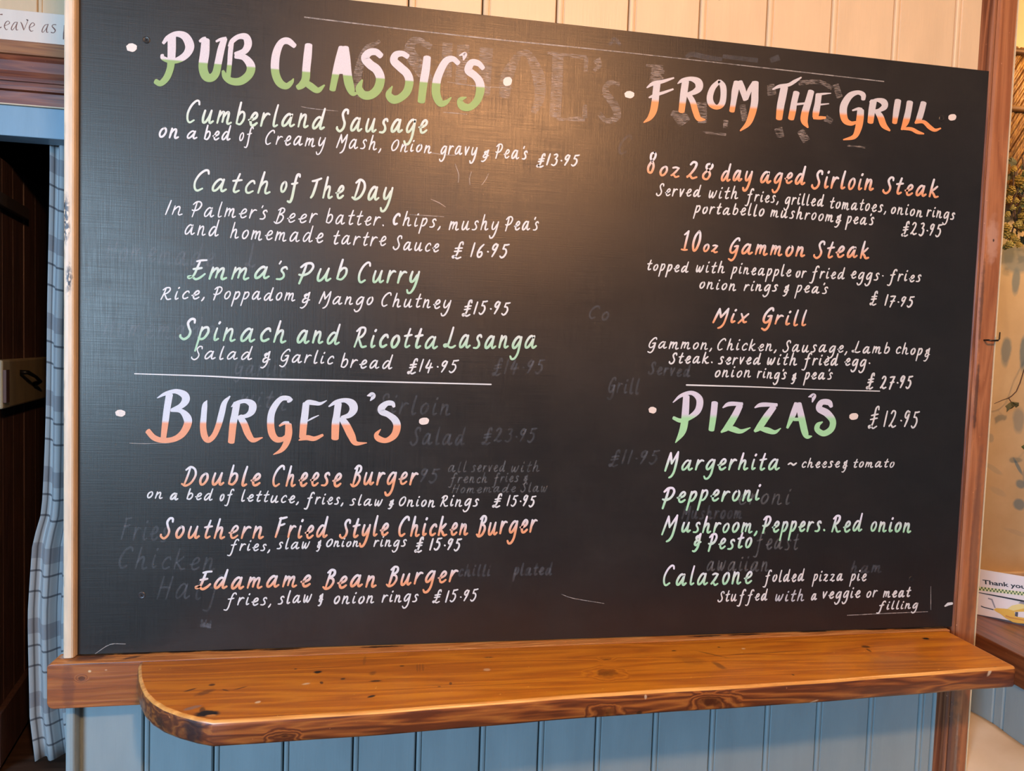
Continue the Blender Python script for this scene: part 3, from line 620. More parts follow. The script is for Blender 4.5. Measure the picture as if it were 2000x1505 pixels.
line(DE, 'white line reading portabello mushroom & peas', P_WHITE, [('portabello', 1353, 415, 1493, 422, 13.5), ('mushroom', 1504, 423, 1628, 432, 13.5), ('&', 1629, 436, 1644, 437, 13), ("pea's", 1650, 435, 1708, 439, 13.5)], 2.8, seed=33)
line(PRICE, 'white price reading £23.95 for the sirloin', P_WHITE, [('£23.95', 1760, 456, 1842, 462, 15.5, 3.1)], seed=34)
line(TI, 'orange and white title reading 10oz Gammon Steak', P_ORANGE, [('!0', 1329, 489, 1370, 490, 26), ('oz', 1373, 490, 1403, 493, 14, 4), ('Gammon', 1421, 494, 1573, 500, 19), ('Steak', 1588, 502, 1698, 503, 20)], 4.6, seed=35)
line(DE, 'white line reading topped with pineapple or fried eggs, fries', P_WHITE, [('topped', 1264, 527, 1346, 531, 12.5), ('with', 1359, 531, 1416, 533, 13), ('pineapple', 1426, 533, 1546, 540, 13), ('or', 1554, 541, 1576, 541, 13), ('fried', 1580, 542, 1651, 544, 13), ('eggs.', 1661, 543, 1726, 547, 13), ('fries', 1732, 547, 1800, 550, 13)], 2.8, seed=36)
line(DE, 'white line reading onion rings & peas under the pineapple line', P_WHITE, [('onion', 1366, 563, 1438, 567, 13), ('rings', 1452, 567, 1520, 568, 12), ('&', 1528, 571, 1542, 571, 12), ("pea's", 1551, 570, 1618, 573, 13)], 2.8, seed=37)
line(PRICE, 'white price reading £17.95 for the gammon', P_WHITE, [('£', 1698, 590, 1715, 591, 14.5), ('17.95', 1727, 596, 1787, 600, 13.5)], 3.1, seed=38)
line(TI, 'orange title reading Mix Grill', P_ORANGE, [('Mix', 1391, 629, 1464, 630, 17), ('Grill', 1486, 631, 1577, 636, 18)], 4.5, seed=39)
line(DE, 'white line reading Gammon, Chicken, sausage, Lamb chop &', P_WHITE, [('Gammon,', 1264, 679, 1391, 682, 13), ('Chicken,', 1401, 682, 1517, 685, 13), ('Sausage,', 1528, 686, 1655, 688, 13), ('Lamb', 1663, 688, 1738, 690, 13), ('chop', 1750, 690, 1802, 693, 13), ('&', 1803, 697, 1817, 698, 14, 2.4)], 2.8, seed=40)
line(DE, 'white line reading Steak, served with fried egg', P_WHITE, [('Steak`', 1306, 709, 1392, 709, 13), ('served', 1402, 710, 1487, 711, 13), ('with', 1498, 712, 1557, 712, 13.5), ('fried', 1565, 712, 1638, 713, 13), ('egg.', 1649, 713, 1700, 717, 13)], 3.0, seed=41)
line(DE, 'white line reading onion rings & peas above the Pizzas heading', P_WHITE, [('onion', 1396, 736, 1467, 736, 13), ("ring's", 1478, 737, 1537, 740, 12.5), ('&', 1544, 743, 1556, 743, 11), ("pea's", 1568, 740, 1627, 740, 12.5)], 2.8, seed=42)
line(PRICE, 'white price reading £27.95 for the mixed grill', P_WHITE, [('£', 1691, 754, 1709, 754, 15.5, 3.6), ('27.95', 1718, 757, 1784, 758, 15.5, 3.4)], seed=43)
line(PRICE, 'larger thin white price reading £12.95 beside the Pizzas heading', P_WHITE, [('£', 1695, 829, 1718, 829, 23, 3.2), ('12.95', 1725, 832, 1797, 835, 21, 3.2)], seed=44)
line(TI, 'mint and white title reading Margerhita', P_MINT, [('M', 1297, 920, 1327, 918, 23), ('argerhita', 1331, 917, 1524, 916, 19.5)], 4.6, seed=45)
line(DE, 'white words reading cheese & tomato', P_WHITE, [('~', 1538, 912, 1557, 912, 13, 3.4), ('cheese', 1566, 912, 1641, 912, 11, 2.7), ('&', 1643, 915, 1656, 915, 12, 2.5), ('tomato', 1667, 912, 1747, 912, 10.5, 2.6)], seed=46)
line(TI, 'mint and white title reading Pepperoni', P_MINT, [('P', 1292, 988, 1319, 988, 24), ('epperoni', 1321, 979, 1487, 976, 19.5)], 4.8, seed=47)
line(TI, 'mint and white title reading Mushroom, Peppers, Red onion', P_MINT, [('M', 1291, 1043, 1325, 1041, 23), ('ushroom,', 1331, 1038, 1480, 1039, 18.5), ('Peppers`', 1488, 1037, 1612, 1037, 19), ('Red', 1623, 1037, 1686, 1037, 20), ('onion', 1700, 1036, 1780, 1038, 18)], 4.3, seed=48)
line(TI, 'mint and white words reading & Pesto', P_MINT, [('&', 1351, 1067, 1371, 1067, 19), ('Pesto', 1382, 1072, 1469, 1069, 18.5)], 4.4, seed=49)
line(TI, 'mint and white title reading Calazone', P_MINT, [('Calazone', 1295, 1142, 1470, 1139, 22)], 4.4, seed=50)
line(DE, 'white words reading folded pizza pie', P_WHITE, [('folded', 1489, 1136, 1572, 1134, 13.5), ('pizza', 1585, 1134, 1647, 1133, 13), ('pie', 1658, 1134, 1693, 1133, 13)], 2.8, seed=51)
line(DE, 'white line reading stuffed with a veggie or meat', P_WHITE, [('Stuffed', 1401, 1174, 1500, 1171, 12.5), ('a', 1584, 1171, 1596, 1170, 12), ('veggie', 1607, 1168, 1681, 1166, 12.5), ('or', 1692, 1166, 1715, 1165, 12.5), ('meat', 1724, 1166, 1780, 1164, 12)], 2.8, seed=52)
line(DE, 'dimmer bluish word reading with', P_DIM, [('with', 1514, 1173, 1571, 1173, 13)], 2.7, seed=53)
line(DE, 'white word reading filling, lowest on the board', P_WHITE, [('filling', 1711, 1190, 1794, 1187, 9.5)], 2.6, seed=54)

# ---- painted headings: every letter a sub-part, traced stroke by stroke
def heading(label, mat, tr, slope, letters, dots):
    ox, oy, sc = tr[letters[0][0]]; p0 = letters[0][1][0][0]
    hd = link('heading', None, board, on_y(ox + p0[0] / sc, oy + p0[1] / sc, 0)); hd['label'] = label
    def hf(x, y): return (slope[0] + slope[1] * (x - slope[2]) - y) / 6.0
    for i, L in enumerate(letters):
        ox, oy, sc = tr[L[0]]
        ink = Ink(board3d(0.00055), hf)
        for st in L[1]:
            ink.stroke([(ox + p[0] / sc, oy + p[1] / sc, p[2] / sc) for p in st], 1.2, 0.45)
        ink.done('letter', mat, hd)
    for i, (k, cx, cy, rx, ry_) in enumerate(dots):
        ox, oy, sc = tr[k]; ink = Ink(board3d(0.00055), lambda x, y: 1.0); ink.blob(ox + cx / sc, oy + cy / sc, rx / sc, ry_ / sc, i + 3)
        ink.done('heading_dot', P_DOT, board)
    return hd
TR = {'A': (200, 40, 4.762), 'B': (580, 60, 4.5455), 'C': (1200, 120, 5.5556), 'D': (1500, 140, 5.0), 'E': (200, 740, 5.5556), 'F': (500, 740, 5.263), 'G': (1240, 740, 3.3333)}
heading("white over green painted heading reading PUB CLASSIC'S", H_GREEN, TR, (116.6, .0875, 330), [
 ('A', [[(565, 212, 28), (610, 160, 45), (690, 125, 52), (770, 150, 75), (812, 235, 85), (785, 310, 70), (715, 362, 58), (640, 378, 46), (565, 350, 42), (556, 318, 30)],
        [(645, 150, 78), (645, 260, 77), (640, 370, 72), (630, 450, 66), (595, 535, 64), (540, 585, 54), (492, 565, 48)]]),
 ('A', [[(905, 195, 26), (935, 172, 32), (960, 162, 26)], [(960, 180, 76), (952, 300, 86), (936, 430, 84), (960, 515, 82), (1010, 533, 76), (1055, 490, 72), (1080, 380, 68), (1106, 260, 66), (1136, 168, 54)], [(1058, 195, 20), (1100, 175, 28), (1150, 162, 24)]]),
 ('A', [[(1180, 240, 30), (1210, 190, 46), (1270, 150, 48), (1335, 155, 66), (1355, 220, 72), (1320, 285, 60), (1235, 312, 36)], [(1235, 335, 36), (1320, 345, 60), (1380, 420, 80), (1365, 500, 78), (1290, 562, 74), (1205, 565, 66), (1145, 525, 56), (1120, 468, 26)], [(1200, 205, 46), (1190, 300, 46), (1183, 400, 44), (1170, 520, 46)]]),
 ('A', [[(1790, 238, 44), (1725, 190, 62), (1665, 205, 62), (1622, 290, 74), (1605, 400, 78), (1612, 500, 76), (1650, 580, 74), (1710, 610, 60), (1758, 575, 40), (1778, 540, 10)]]),
 ('B', [[(104, 125, 66), (95, 220, 73), (84, 330, 72), (76, 430, 72), (45, 480, 66), (5, 505, 46)], [(72, 455, 50), (120, 490, 62), (185, 528, 52), (245, 482, 14)]]),
 ('B', [[(402, 150, 66), (375, 260, 72), (345, 380, 64), (315, 525, 56)], [(425, 150, 70), (432, 250, 84), (446, 380, 80), (465, 480, 80), (495, 552, 54), (538, 556, 12)], [(345, 368, 30), (430, 368, 30)], [(398, 190, 40), (395, 350, 60)]]),
 ('B', [[(748, 225, 52), (700, 188, 60), (640, 195, 65), (606, 245, 74), (650, 300, 78), (708, 345, 80), (740, 420, 80), (720, 510, 80), (660, 568, 76), (590, 568, 74), (552, 510, 62), (580, 435, 14)]]),
 ('B', [[(985, 230, 46), (935, 203, 50), (878, 215, 62), (862, 268, 70), (918, 325, 74), (976, 380, 74), (998, 450, 74), (975, 540, 72), (910, 600, 68), (850, 608, 76), (815, 560, 56), (846, 492, 10)]]),
 ('B', [[(1156, 235, 66), (1145, 340, 72), (1126, 450, 72), (1104, 630, 66)]]),
 ('B', [[(1434, 290, 44), (1385, 250, 50), (1325, 268, 62), (1275, 350, 68), (1240, 450, 74), (1236, 560, 76), (1272, 640, 66), (1322, 636, 44), (1370, 592, 12)]]),
 ('B', [[(1442, 220, 10), (1490, 205, 36), (1486, 230, 34), (1478, 262, 8)]]),
 ('B', [[(1654, 335, 40), (1610, 290, 52), (1550, 285, 62), (1522, 350, 70), (1580, 400, 66), (1618, 450, 74), (1628, 520, 76), (1602, 615, 68), (1535, 678, 62), (1468, 668, 70), (1450, 615, 48), (1503, 590, 12)]]),
], [('A', 272, 252, 50, 40), ('B', 1870, 450, 40, 42)])
heading('white over orange painted heading reading FROM THE GRILL', H_ORANGE, TR, (196.5, .0700, 1279), [
 ('C', [[(352, 285, 14), (420, 240, 42), (520, 218, 38), (645, 178, 18)], [(463, 235, 76), (450, 350, 75), (440, 450, 78), (420, 545, 74), (380, 615, 50), (318, 662, 12)], [(375, 392, 16), (430, 370, 34), (540, 335, 30), (638, 300, 20)]]),
 ('C', [[(772, 215, 76), (755, 330, 78), (742, 430, 72), (728, 545, 66)], [(686, 240, 10), (740, 205, 42), (830, 188, 48), (908, 222, 82), (918, 285, 80), (870, 330, 58), (795, 355, 36)], [(808, 362, 54), (850, 440, 64), (880, 540, 66), (915, 618, 58), (985, 632, 14)]]),
 ('C', [[(1140, 212, 44), (1070, 285, 60), (1036, 385, 68), (1052, 460, 70), (1110, 496, 52), (1165, 460, 66), (1184, 370, 66), (1178, 270, 66), (1140, 212, 44)]]),
 ('C', [[(1332, 225, 74), (1310, 320, 74), (1295, 420, 62), (1275, 540, 58)], [(1360, 220, 60), (1392, 310, 68), (1422, 415, 52)], [(1430, 405, 44), (1468, 310, 50), (1520, 230, 54)], [(1532, 225, 66), (1525, 340, 76), (1520, 450, 78), (1490, 580, 74), (1448, 675, 58), (1365, 752, 14)]]),
 ('D', [[(45, 172, 14), (110, 143, 34), (200, 128, 34), (260, 95, 34), (325, 55, 14)], [(160, 150, 72), (142, 240, 74), (122, 340, 72), (108, 460, 62)]]),
 ('D', [[(278, 202, 62), (255, 300, 60), (242, 380, 64), (225, 460, 60)], [(262, 320, 24), (365, 308, 20)], [(422, 190, 60), (392, 300, 66), (362, 400, 72), (355, 480, 68), (390, 545, 16)]]),
 ('D', [[(495, 222, 60), (485, 310, 60), (470, 390, 66), (462, 445, 56)], [(475, 225, 26), (550, 215, 20), (615, 210, 8)], [(500, 322, 20), (595, 312, 10)], [(445, 452, 24), (510, 450, 34), (562, 448, 22)]]),
 ('D', [[(930, 272, 40), (928, 225, 50), (875, 203, 42), (800, 235, 62), (745, 320, 72), (735, 400, 72), (755, 475, 64), (810, 505, 44), (868, 492, 26)], [(825, 378, 16), (880, 362, 28), (915, 368, 30)], [(905, 375, 66), (897, 470, 72), (880, 560, 64), (840, 635, 46), (735, 664, 12)]]),
 ('D', [[(1030, 285, 66), (1015, 370, 66), (1000, 495, 58)], [(992, 295, 12), (1060, 275, 32), (1128, 295, 64), (1138, 340, 60), (1090, 375, 38), (1040, 385, 28)], [(1060, 382, 46), (1098, 440, 62), (1130, 520, 60), (1190, 575, 18)]]),
 ('D', [[(1270, 280, 62), (1255, 370, 62), (1236, 500, 48)]]),
 ('D', [[(1386, 295, 62), (1370, 390, 62), (1345, 490, 62), (1305, 565, 20)], [(1320, 555, 26), (1400, 560, 36), (1460, 590, 36), (1522, 606, 14)]]),
 ('D', [[(1520, 302, 58), (1497, 390, 60), (1472, 465, 56), (1438, 502, 20)], [(1450, 495, 24), (1520, 490, 36), (1580, 542, 44), (1630, 570, 32), (1688, 552, 14)]]),
], [('C', 163, 360, 54, 40), ('D', 1800, 445, 40, 33)])
heading("grey over salmon painted heading reading BURGER'S", H_SALMON, TR, (824, .012, 320), [
 ('E', [[(728, 165, 76), (705, 300, 74), (685, 450, 72), (662, 640, 60)], [(595, 205, 10), (680, 160, 38), (790, 132, 48), (885, 168, 80), (905, 225, 86), (855, 290, 60), (750, 335, 32)], [(745, 340, 28), (850, 345, 50), (918, 415, 88), (925, 490, 84), (870, 590, 74), (780, 650, 60), (660, 665, 56), (560, 635, 62), (492, 562, 62)]]),
 ('E', [[(1135, 232, 10), (1112, 285, 56), (1100, 400, 64), (1093, 520, 70), (1110, 620, 72), (1150, 662, 60), (1210, 612, 58), (1260, 500, 64), (1295, 370, 68), (1325, 260, 56), (1385, 185, 14)]]),
 ('E', [[(1458, 262, 76), (1440, 370, 76), (1418, 490, 78), (1398, 685, 72)], [(1398, 302, 8), (1450, 262, 40), (1550, 238, 46), (1625, 275, 82), (1622, 345, 78), (1570, 395, 48), (1490, 412, 30)], [(1492, 405, 66), (1540, 490, 75), (1580, 590, 75), (1635, 660, 56), (1738, 634, 12)]]),
 ('F', [[(350, 222, 66), (330, 198, 50), (265, 200, 52), (208, 255, 62), (162, 345, 70), (150, 450, 74), (165, 560, 74), (210, 618, 64), (270, 618, 50), (308, 588, 36)], [(240, 482, 18), (290, 452, 34), (335, 450, 34)], [(334, 465, 66), (335, 560, 75), (310, 660, 64), (260, 730, 44), (178, 776, 8)]]),
 ('F', [[(515, 252, 70), (502, 370, 74), (490, 460, 74), (478, 600, 70)], [(485, 282, 14), (530, 240, 48), (600, 245, 48), (660, 252, 32), (728, 220, 8)], [(530, 430, 12), (580, 402, 18), (645, 372, 8)], [(440, 628, 12), (520, 602, 52), (600, 612, 46), (688, 574, 26)]]),
 ('F', [[(846, 250, 72), (830, 370, 72), (818, 460, 80), (812, 612, 76)], [(748, 282, 14), (820, 238, 42), (910, 218, 46), (985, 250, 82), (1003, 310, 84), (960, 370, 56), (880, 395, 32)], [(880, 402, 62), (930, 480, 80), (980, 580, 80), (1025, 658, 50), (1140, 655, 8)]]),
 ('F', [[(1142, 172, 8), (1190, 160, 52), (1205, 180, 46), (1175, 222, 10)]]),
 ('F', [[(1420, 285, 28), (1400, 250, 50), (1345, 250, 54), (1292, 295, 74), (1295, 335, 68), (1360, 365, 60), (1428, 420, 74), (1450, 490, 78), (1420, 578, 70), (1340, 630, 52), (1262, 612, 62), (1238, 570, 46), (1282, 515, 8)]]),
], [('E', 195, 370, 56, 38), ('F', 1727, 432, 53, 38)])
heading("lilac over mint painted heading reading PIZZA'S", H_MINT, TR, (813, .006, 1400), [
 ('G', [[(248, 152, 6), (300, 108, 22), (370, 90, 28), (420, 130, 44), (412, 200, 42), (360, 248, 32), (300, 270, 28), (250, 252, 22)], [(335, 112, 42), (330, 200, 46), (322, 290, 48), (305, 350, 42), (264, 414, 6)]]),
 ('G', [[(520, 153, 42), (511, 240, 42), (498, 332, 38)]]),
 ('G', [[(572, 186, 8), (615, 162, 28), (700, 162, 22)], [(684, 172, 40), (650, 240, 44), (605, 310, 42), (562, 346, 12)], [(585, 318, 14), (640, 326, 38), (690, 340, 28), (752, 316, 6)]]),
 ('G', [[(780, 186, 8), (825, 167, 28), (925, 168, 22)], [(905, 180, 38), (860, 240, 44), (812, 310, 42), (780, 340, 18)], [(800, 318, 16), (860, 332, 38), (910, 345, 26), (950, 320, 6)]]),
 ('G', [[(1052, 158, 30), (1030, 230, 38), (992, 318, 16)], [(1066, 160, 38), (1085, 250, 44), (1105, 340, 44), (1122, 374, 30), (1152, 372, 8)], [(1035, 262, 22), (1080, 262, 22)]]),
 ('G', [[(1130, 116, 6), (1165, 108, 30), (1155, 150, 8)]]),
 ('G', [[(1280, 180, 22), (1262, 152, 38), (1215, 152, 36), (1200, 192, 42), (1250, 222, 48), (1288, 272, 42), (1278, 325, 40), (1230, 354, 38), (1188, 330, 36), (1192, 298, 30), (1222, 278, 8)]]),
], [('G', 115, 202, 26, 22), ('G', 1425, 243, 30, 23)])

# ruled lines
def rule(label, mat, pts, lift=0.00045):
    ink = Ink(board3d(lift), lambda x, y: 1.0); ink.stroke(pts, 8); o_ = ink.done('ruled_line', mat, board); o_['label'] = label
rule('white ruled line under the left column of classics', P_WHITE, [(263, 729.5, 2), (400, 734, 2.6), (513, 739.4, 3.2), (700, 744, 2.8), (959, 750.4, 2.6)])
rule('white ruled line above the Pizzas heading', P_WHITE, [(1341, 751.5, 3), (1480, 755.5, 2.2), (1600, 760.5, 1.6), (1718, 763.5, 2)])
rule('old faint chalk guide line along the top of the board', G_LINE, [(595, 33.5, 2.4), (780, 56, 2.2), (960, 76, 2.4), (1141, 94, 2.2), (1300, 111, 1.6), (1560, 140, 2), (1726, 159, 2)], 0.0002)
rule('faint scratch line at the bottom right corner', G_LINE, [(1655, 1201, 1.5), (1740, 1197, 1.6), (1812, 1194, 1.4)], 0.0002)
rule('faint upright scratch at the bottom right corner', G_LINE, [(1818, 1145, 1.2), (1818, 1190, 1.2)], 0.0002)
rule('white chalk smudge at the right edge of the board', P_WHITE, [(1846, 1183, 3), (1852, 1179, 6), (1859, 1178, 5)], 0.0004)
rule('faint scratch above the left end of the rail', G_LINE, [(186, 1276, 1), (215, 1258, 1.6), (245, 1257, 1.2)], 0.0002)

for pts in ([(889, 320, 1.2), (896, 341, 1.4), (895, 356, 1)], [(921, 335, 1), (917, 348, 1.3), (918, 361, 1)], [(954, 339, 1), (949, 350, 1.2), (941, 361, 1)], [(842, 389, 1), (858, 396, 1.4), (870, 404, 1)],
            [(800, 419, 1), (835, 421, 1.4), (867, 423, 1)], [(874, 160, 1), (930, 168, 1.5), (1000, 172, 1)], [(866, 219, 1), (890, 221, 1.5), (912, 223, 1)], [(588, 208, 1), (610, 212, 1.4), (660, 217, 1)], [(840, 298, 1), (868, 302, 1.4), (890, 303, 1)], [(253, 865, 1), (280, 866, 1.2), (330, 865, 1)], [(1097, 1270 - 110, 1), (1120, 1168, 1.4), (1180, 1178, 1)]):
    rule('short faint scratch in the black paint', G_LINE, pts, 0.0002)

# rubbed-out older writing
gl = [('Homemade', 205, 505, 420, 520, 26), ('L', 478, 520, 500, 520, 26), ('Homemade', 200, 655, 420, 662, 24), ('Garlic', 455, 730, 560, 735, 20), ('Fries', 235, 1052, 330, 1056, 26), ('Chicken', 232, 1108, 420, 1112, 24),
      ('Half', 305, 1168, 440, 1170, 28), ('Sirloin', 735, 805, 880, 810, 22), ('Salad', 800, 868, 910, 868, 20), ('£14.95', 960, 728, 1066, 728, 17), ('£23.95', 940, 862, 1050, 862, 17), ('95', 820, 940, 860, 942, 18),
      ('£11.95', 1188, 905, 1290, 905, 17), ('C', 1208, 300, 1235, 300, 20), ('Co', 1150, 620, 1190, 625, 16), ('Grill', 1185, 765, 1250, 770, 18), ('Served', 1265, 730, 1350, 735, 14), ('with', 470, 790, 560, 800, 20),
      ('plated', 1000, 1122, 1080, 1122, 14), ('chilli', 895, 1124, 960, 1124, 13), ('ham', 1660, 1117, 1722, 1117, 13), ('Mushroom', 1330, 1012, 1450, 1012, 15), ('Salad', 390, 1222, 414, 1226, 8)]
line('rubbed_out_writing', 'rubbed-out older words barely showing', G_FAINT, gl, 4.0, 0.00012, seed=60)
line('rubbed_out_writing', 'half rubbed-out note reading all served with french fries', G_MID, [('all', 875, 921, 912, 921, 12), ('served', 920, 921, 988, 920, 12), ('with', 998, 921, 1054, 920, 12), ('french', 875, 942, 952, 942, 11), ('fries', 960, 942, 1014, 940, 11), ('&', 1020, 940, 1032, 940, 10), ('Homemade', 882, 962, 1008, 960, 10), ('Slaw', 1016, 960, 1070, 960, 11)], 2.6, 0.00012, seed=61)
line('rubbed_out_writing', 'half rubbed-out words behind the pizza list', G_MID, [('eroni', 1440, 984, 1546, 984, 20), ('feast', 1470, 1072, 1562, 1072, 20), ('awaiian', 1380, 1114, 1502, 1114, 18)], 3.4, 0.00012, seed=62)
# old block capitals hatched in chalk along the top of the board
def block(strokes, mat=G_HATCH):
    for st in strokes:
        ink = Ink(board3d(0.00015), lambda x, y: 1.0); ink.stroke(st, 2.5, 0.1); ink.done('old_block_stroke', mat, board)
block([[(742, 80, 6), (715, 98, 14), (700, 140, 16), (696, 190, 12)]])
block([[(842, 92, 12), (812, 78, 14), (800, 100, 22), (822, 135, 26), (838, 160, 20)]])
block([[(874, 84, 20), (872, 150, 20)], [(905, 88, 24), (900, 165, 22)], [(950, 94, 26), (945, 185, 24)]])
block([[(1010, 110, 14), (990, 150, 24), (985, 190, 20)], [(1010, 106, 10), (1032, 106, 14), (1052, 150, 24), (1054, 190, 20), (1042, 220, 12)]])
block([[(1090, 104, 22), (1088, 160, 22), (1084, 228, 22)], [(1070, 103, 6), (1145, 112, 8)], [(1145, 112, 8), (1144, 140, 8)], [(1088, 233, 6), (1142, 232, 10)], [(1142, 205, 8), (1142, 230, 10)]])
block([[(1165, 116, 16), (1170, 128, 10), (1160, 138, 6)], [(1210, 165, 8), (1190, 162, 10), (1183, 180, 14), (1200, 205, 16), (1205, 228, 14), (1185, 236, 10), (1170, 222, 10)]])
block([[(1262, 128, 6), (1295, 132, 10)], [(1285, 135, 26), (1282, 160, 26)], [(1312, 220, 10), (1330, 230, 26), (1338, 240, 24)], [(1370, 200, 20), (1372, 240, 18)]])
block([[(1372, 258, 4), (1418, 263, 5)], [(1418, 235, 10), (1416, 250, 8)], [(1450, 205, 12), (1455, 235, 12)], [(1505, 165, 14), (1508, 185, 18)], [(1520, 250, 16), (1525, 268, 14)], [(1563, 255, 14), (1575, 275, 16)]])
block([[(1560, 162, 10), (1600, 160, 8), (1625, 172, 8)], [(1632, 165, 12), (1640, 190, 12)], [(1612, 230, 14), (1625, 238, 10)], [(1655, 284, 4), (1690, 288, 4)]])
block([[(1340, 112, 8), (1352, 106, 10), (1380, 112, 10), (1410, 116, 8)], [(1412, 110, 8), (1480, 118, 9)], [(1505, 118, 10), (1522, 112, 12)]], G_FAINT)
block([[(1190, 88, 6), (1200, 76, 7), (1212, 88, 6)], [(1192, 84, 4), (1212, 84, 4)]], G_FAINT)

# ------------------------------------------------------------------ left: the doorway behind the partition
YB = 0.90
wl = MB(); wl.box((-3.2, YB + 0.016, 1.19), (1.75, YB + 0.10, CZ)); wl.box((0.12, YB + 0.016, FZ), (1.75, YB + 0.10, 1.19)); wl.box((-3.2, YB + 0.016, FZ), (-0.76, YB + 0.10, 1.19))
wall_left = tag(wl.build('wall_left', M_CREAM), 'cream boarded wall over the doorway behind the partition', 'wall', kind='structure')
xs = [-0.52 + 0.145 * k for k in range(-5, 8)]
for i in range(len(xs) - 1):
    plank_mesh(xs[i], xs[i + 1], 1.40, CZ, YB, 0.013).build('plank', M_CREAM, wall_left)
# cornice over the door
M_CORN = pine('cornice_wood', (0.07, 0.018, 0.009), (0.19, 0.046, 0.018), (0.32, 0.09, 0.03), 'x', 0.50, plane='xz', gs=0.8, streak=0.35)
M_CORNT = pine('cornice_cap_wood', (0.16, 0.055, 0.02), (0.33, 0.12, 0.038), (0.46, 0.19, 0.06), 'x', 0.55, plane='xz', gs=0.8, streak=0.4)
yc = YB - 0.045
def zc(py, y): return on_y(60, py, y).z
zt = zc(81, yc); 
cor = tag(MB().build('trim_5', M_CORN, None, fixn=False), 'dark reddish moulded wooden cornice over the doorway', 'trim', kind='structure')
z = {k: zc(k, yc) for k in (81, 107, 112, 148, 156, 163, 172, 186, 199)}
b = MB(); b.box((-1.3, yc, z[107]), (0.4, YB, z[81])); b.build('cap_moulding', M_CORNT, cor, bevel=0.002)
prof = [(YB, z[107]), (yc + 0.012, z[107]), (yc + 0.010, z[112]), (yc + 0.006, z[112] - 0.01), (yc + 0.012, z[148] + 0.015), (yc + 0.022, z[148]), (yc + 0.016, z[148] - 0.001), (yc + 0.016, z[156]), (yc + 0.024, z[156]), (yc + 0.024, z[163]),
        (yc + 0.019, z[163] - 0.001), (yc + 0.020, z[172]), (yc + 0.034, z[172] - 0.002), (yc + 0.036, z[186]), (yc + 0.028, z[186]), (yc + 0.030, z[199]), (YB, z[199])]
b = MB(); b.prism(prof, -1.3, 0.4, 'x'); b.build('cove_moulding', M_CORN, cor)
b = MB(); b.box((-1.3, yc + 0.026, z[199] - 0.0035), (0.4, YB, z[199] - 0.0002)); b.build('chipped_paint_edge', M_CREAMB, cor)
# sign standing on the cornice
zs0 = zt + 0.0005; zs1 = zc(22, YB - 0.022)
sg = thing('painted_sign', 'white board sign with brown calligraphy reading Leave as, standing on the door cornice', 'sign', (-0.5, YB - 0.02, zs0))
b = MB(); b.box((-1.05, YB - 0.022, zs0), (0.25, YB - 0.008, zs1)); b.build('sign_board', paint_wood('sign_white_paint', (0.86, 0.70, 0.56), 0.03, 0.6), sg, bevel=0.001, segs=1)
def sign3d(px, py, off=0.0): p = on_y(px, py, YB - 0.0224 - off); return (p.x, p.y, p.z)
ink = Ink(sign3d, lambda x, y: 1.0); sc = 13.68
for st in [[(118, 690, 14), (190, 660, 10), (255, 615, 18), (215, 560, 14), (150, 600, 22), (115, 700, 24), (160, 790, 18), (210, 775, 6)],
           [(450, 590, 12), (390, 600, 16), (330, 680, 20), (300, 770, 24), (330, 800, 16), (400, 720, 10), (460, 600, 14)], [(465, 590, 16), (430, 720, 26), (440, 800, 20), (485, 790, 6)],
           [(548, 585, 10), (580, 640, 28), (615, 740, 28), (632, 805, 14)], [(632, 805, 12), (685, 690, 12), (735, 560, 14), (705, 520, 16), (745, 545, 34)],
           [(785, 735, 12), (860, 710, 10), (920, 660, 20), (880, 605, 14), (820, 645, 22), (780, 740, 24), (820, 830, 22), (890, 815, 6)],
           [(1270, 650, 12), (1200, 670, 16), (1145, 750, 20), (1120, 840, 24), (1150, 860, 14), (1220, 780, 10), (1280, 655, 14)], [(1285, 645, 18), (1245, 770, 28), (1250, 860, 22), (1295, 855, 6)],
           [(1495, 660, 22), (1430, 655, 16), (1390, 700, 20), (1450, 770, 34), (1475, 820, 26), (1430, 875, 16), (1365, 865, 30)],
           [(1715, 675, 20), (1712, 800, 26), (1700, 900, 30), (1695, 1045, 28)], [(1720, 720, 14), (1790, 660, 14), (1840, 720, 24), (1800, 830, 18), (1720, 850, 12)],
           [(0, 385, 22), (60, 385, 34)], [(0, 740, 18), (30, 725, 30)], [(-120, 400, 24), (-160, 600, 26), (-190, 740, 22), (-100, 760, 20), (10, 745, 16)]]:
    ink.stroke([(x / sc, y / sc, wd / sc) for x, y, wd in st], 0.8, 0.6)
ink.done('calligraphy', flat('brown_sign_paint', (0.22, 0.10, 0.07), 0.6), sg)
# door frame head and jambs
zh0 = on_y(60, 269, YB - 0.005).z
dr = tag(MB().build('door_1', M_BLUE, None, fixn=False), 'doorway with a blue painted frame and a dark boarded door standing open', 'door', kind='structure')
M_DBLUE = paint_wood('door_frame_blue', (0.24, 0.36, 0.44), 0.05, 0.4)
b = MB(); b.box((-0.75, YB - 0.012, zh0), (0.12, YB + 0.06, z[199] - 0.004)); b.build('frame_head', M_DBLUE, dr, bevel=0.002)
for x0, x1 in ((-0.755, -0.68), (0.05, 0.12)):
    b = MB(); b.box((x0, YB - 0.0125, FZ), (x1, YB + 0.06, zh0)); b.build('jamb', M_DBLUE, dr, bevel=0.002)
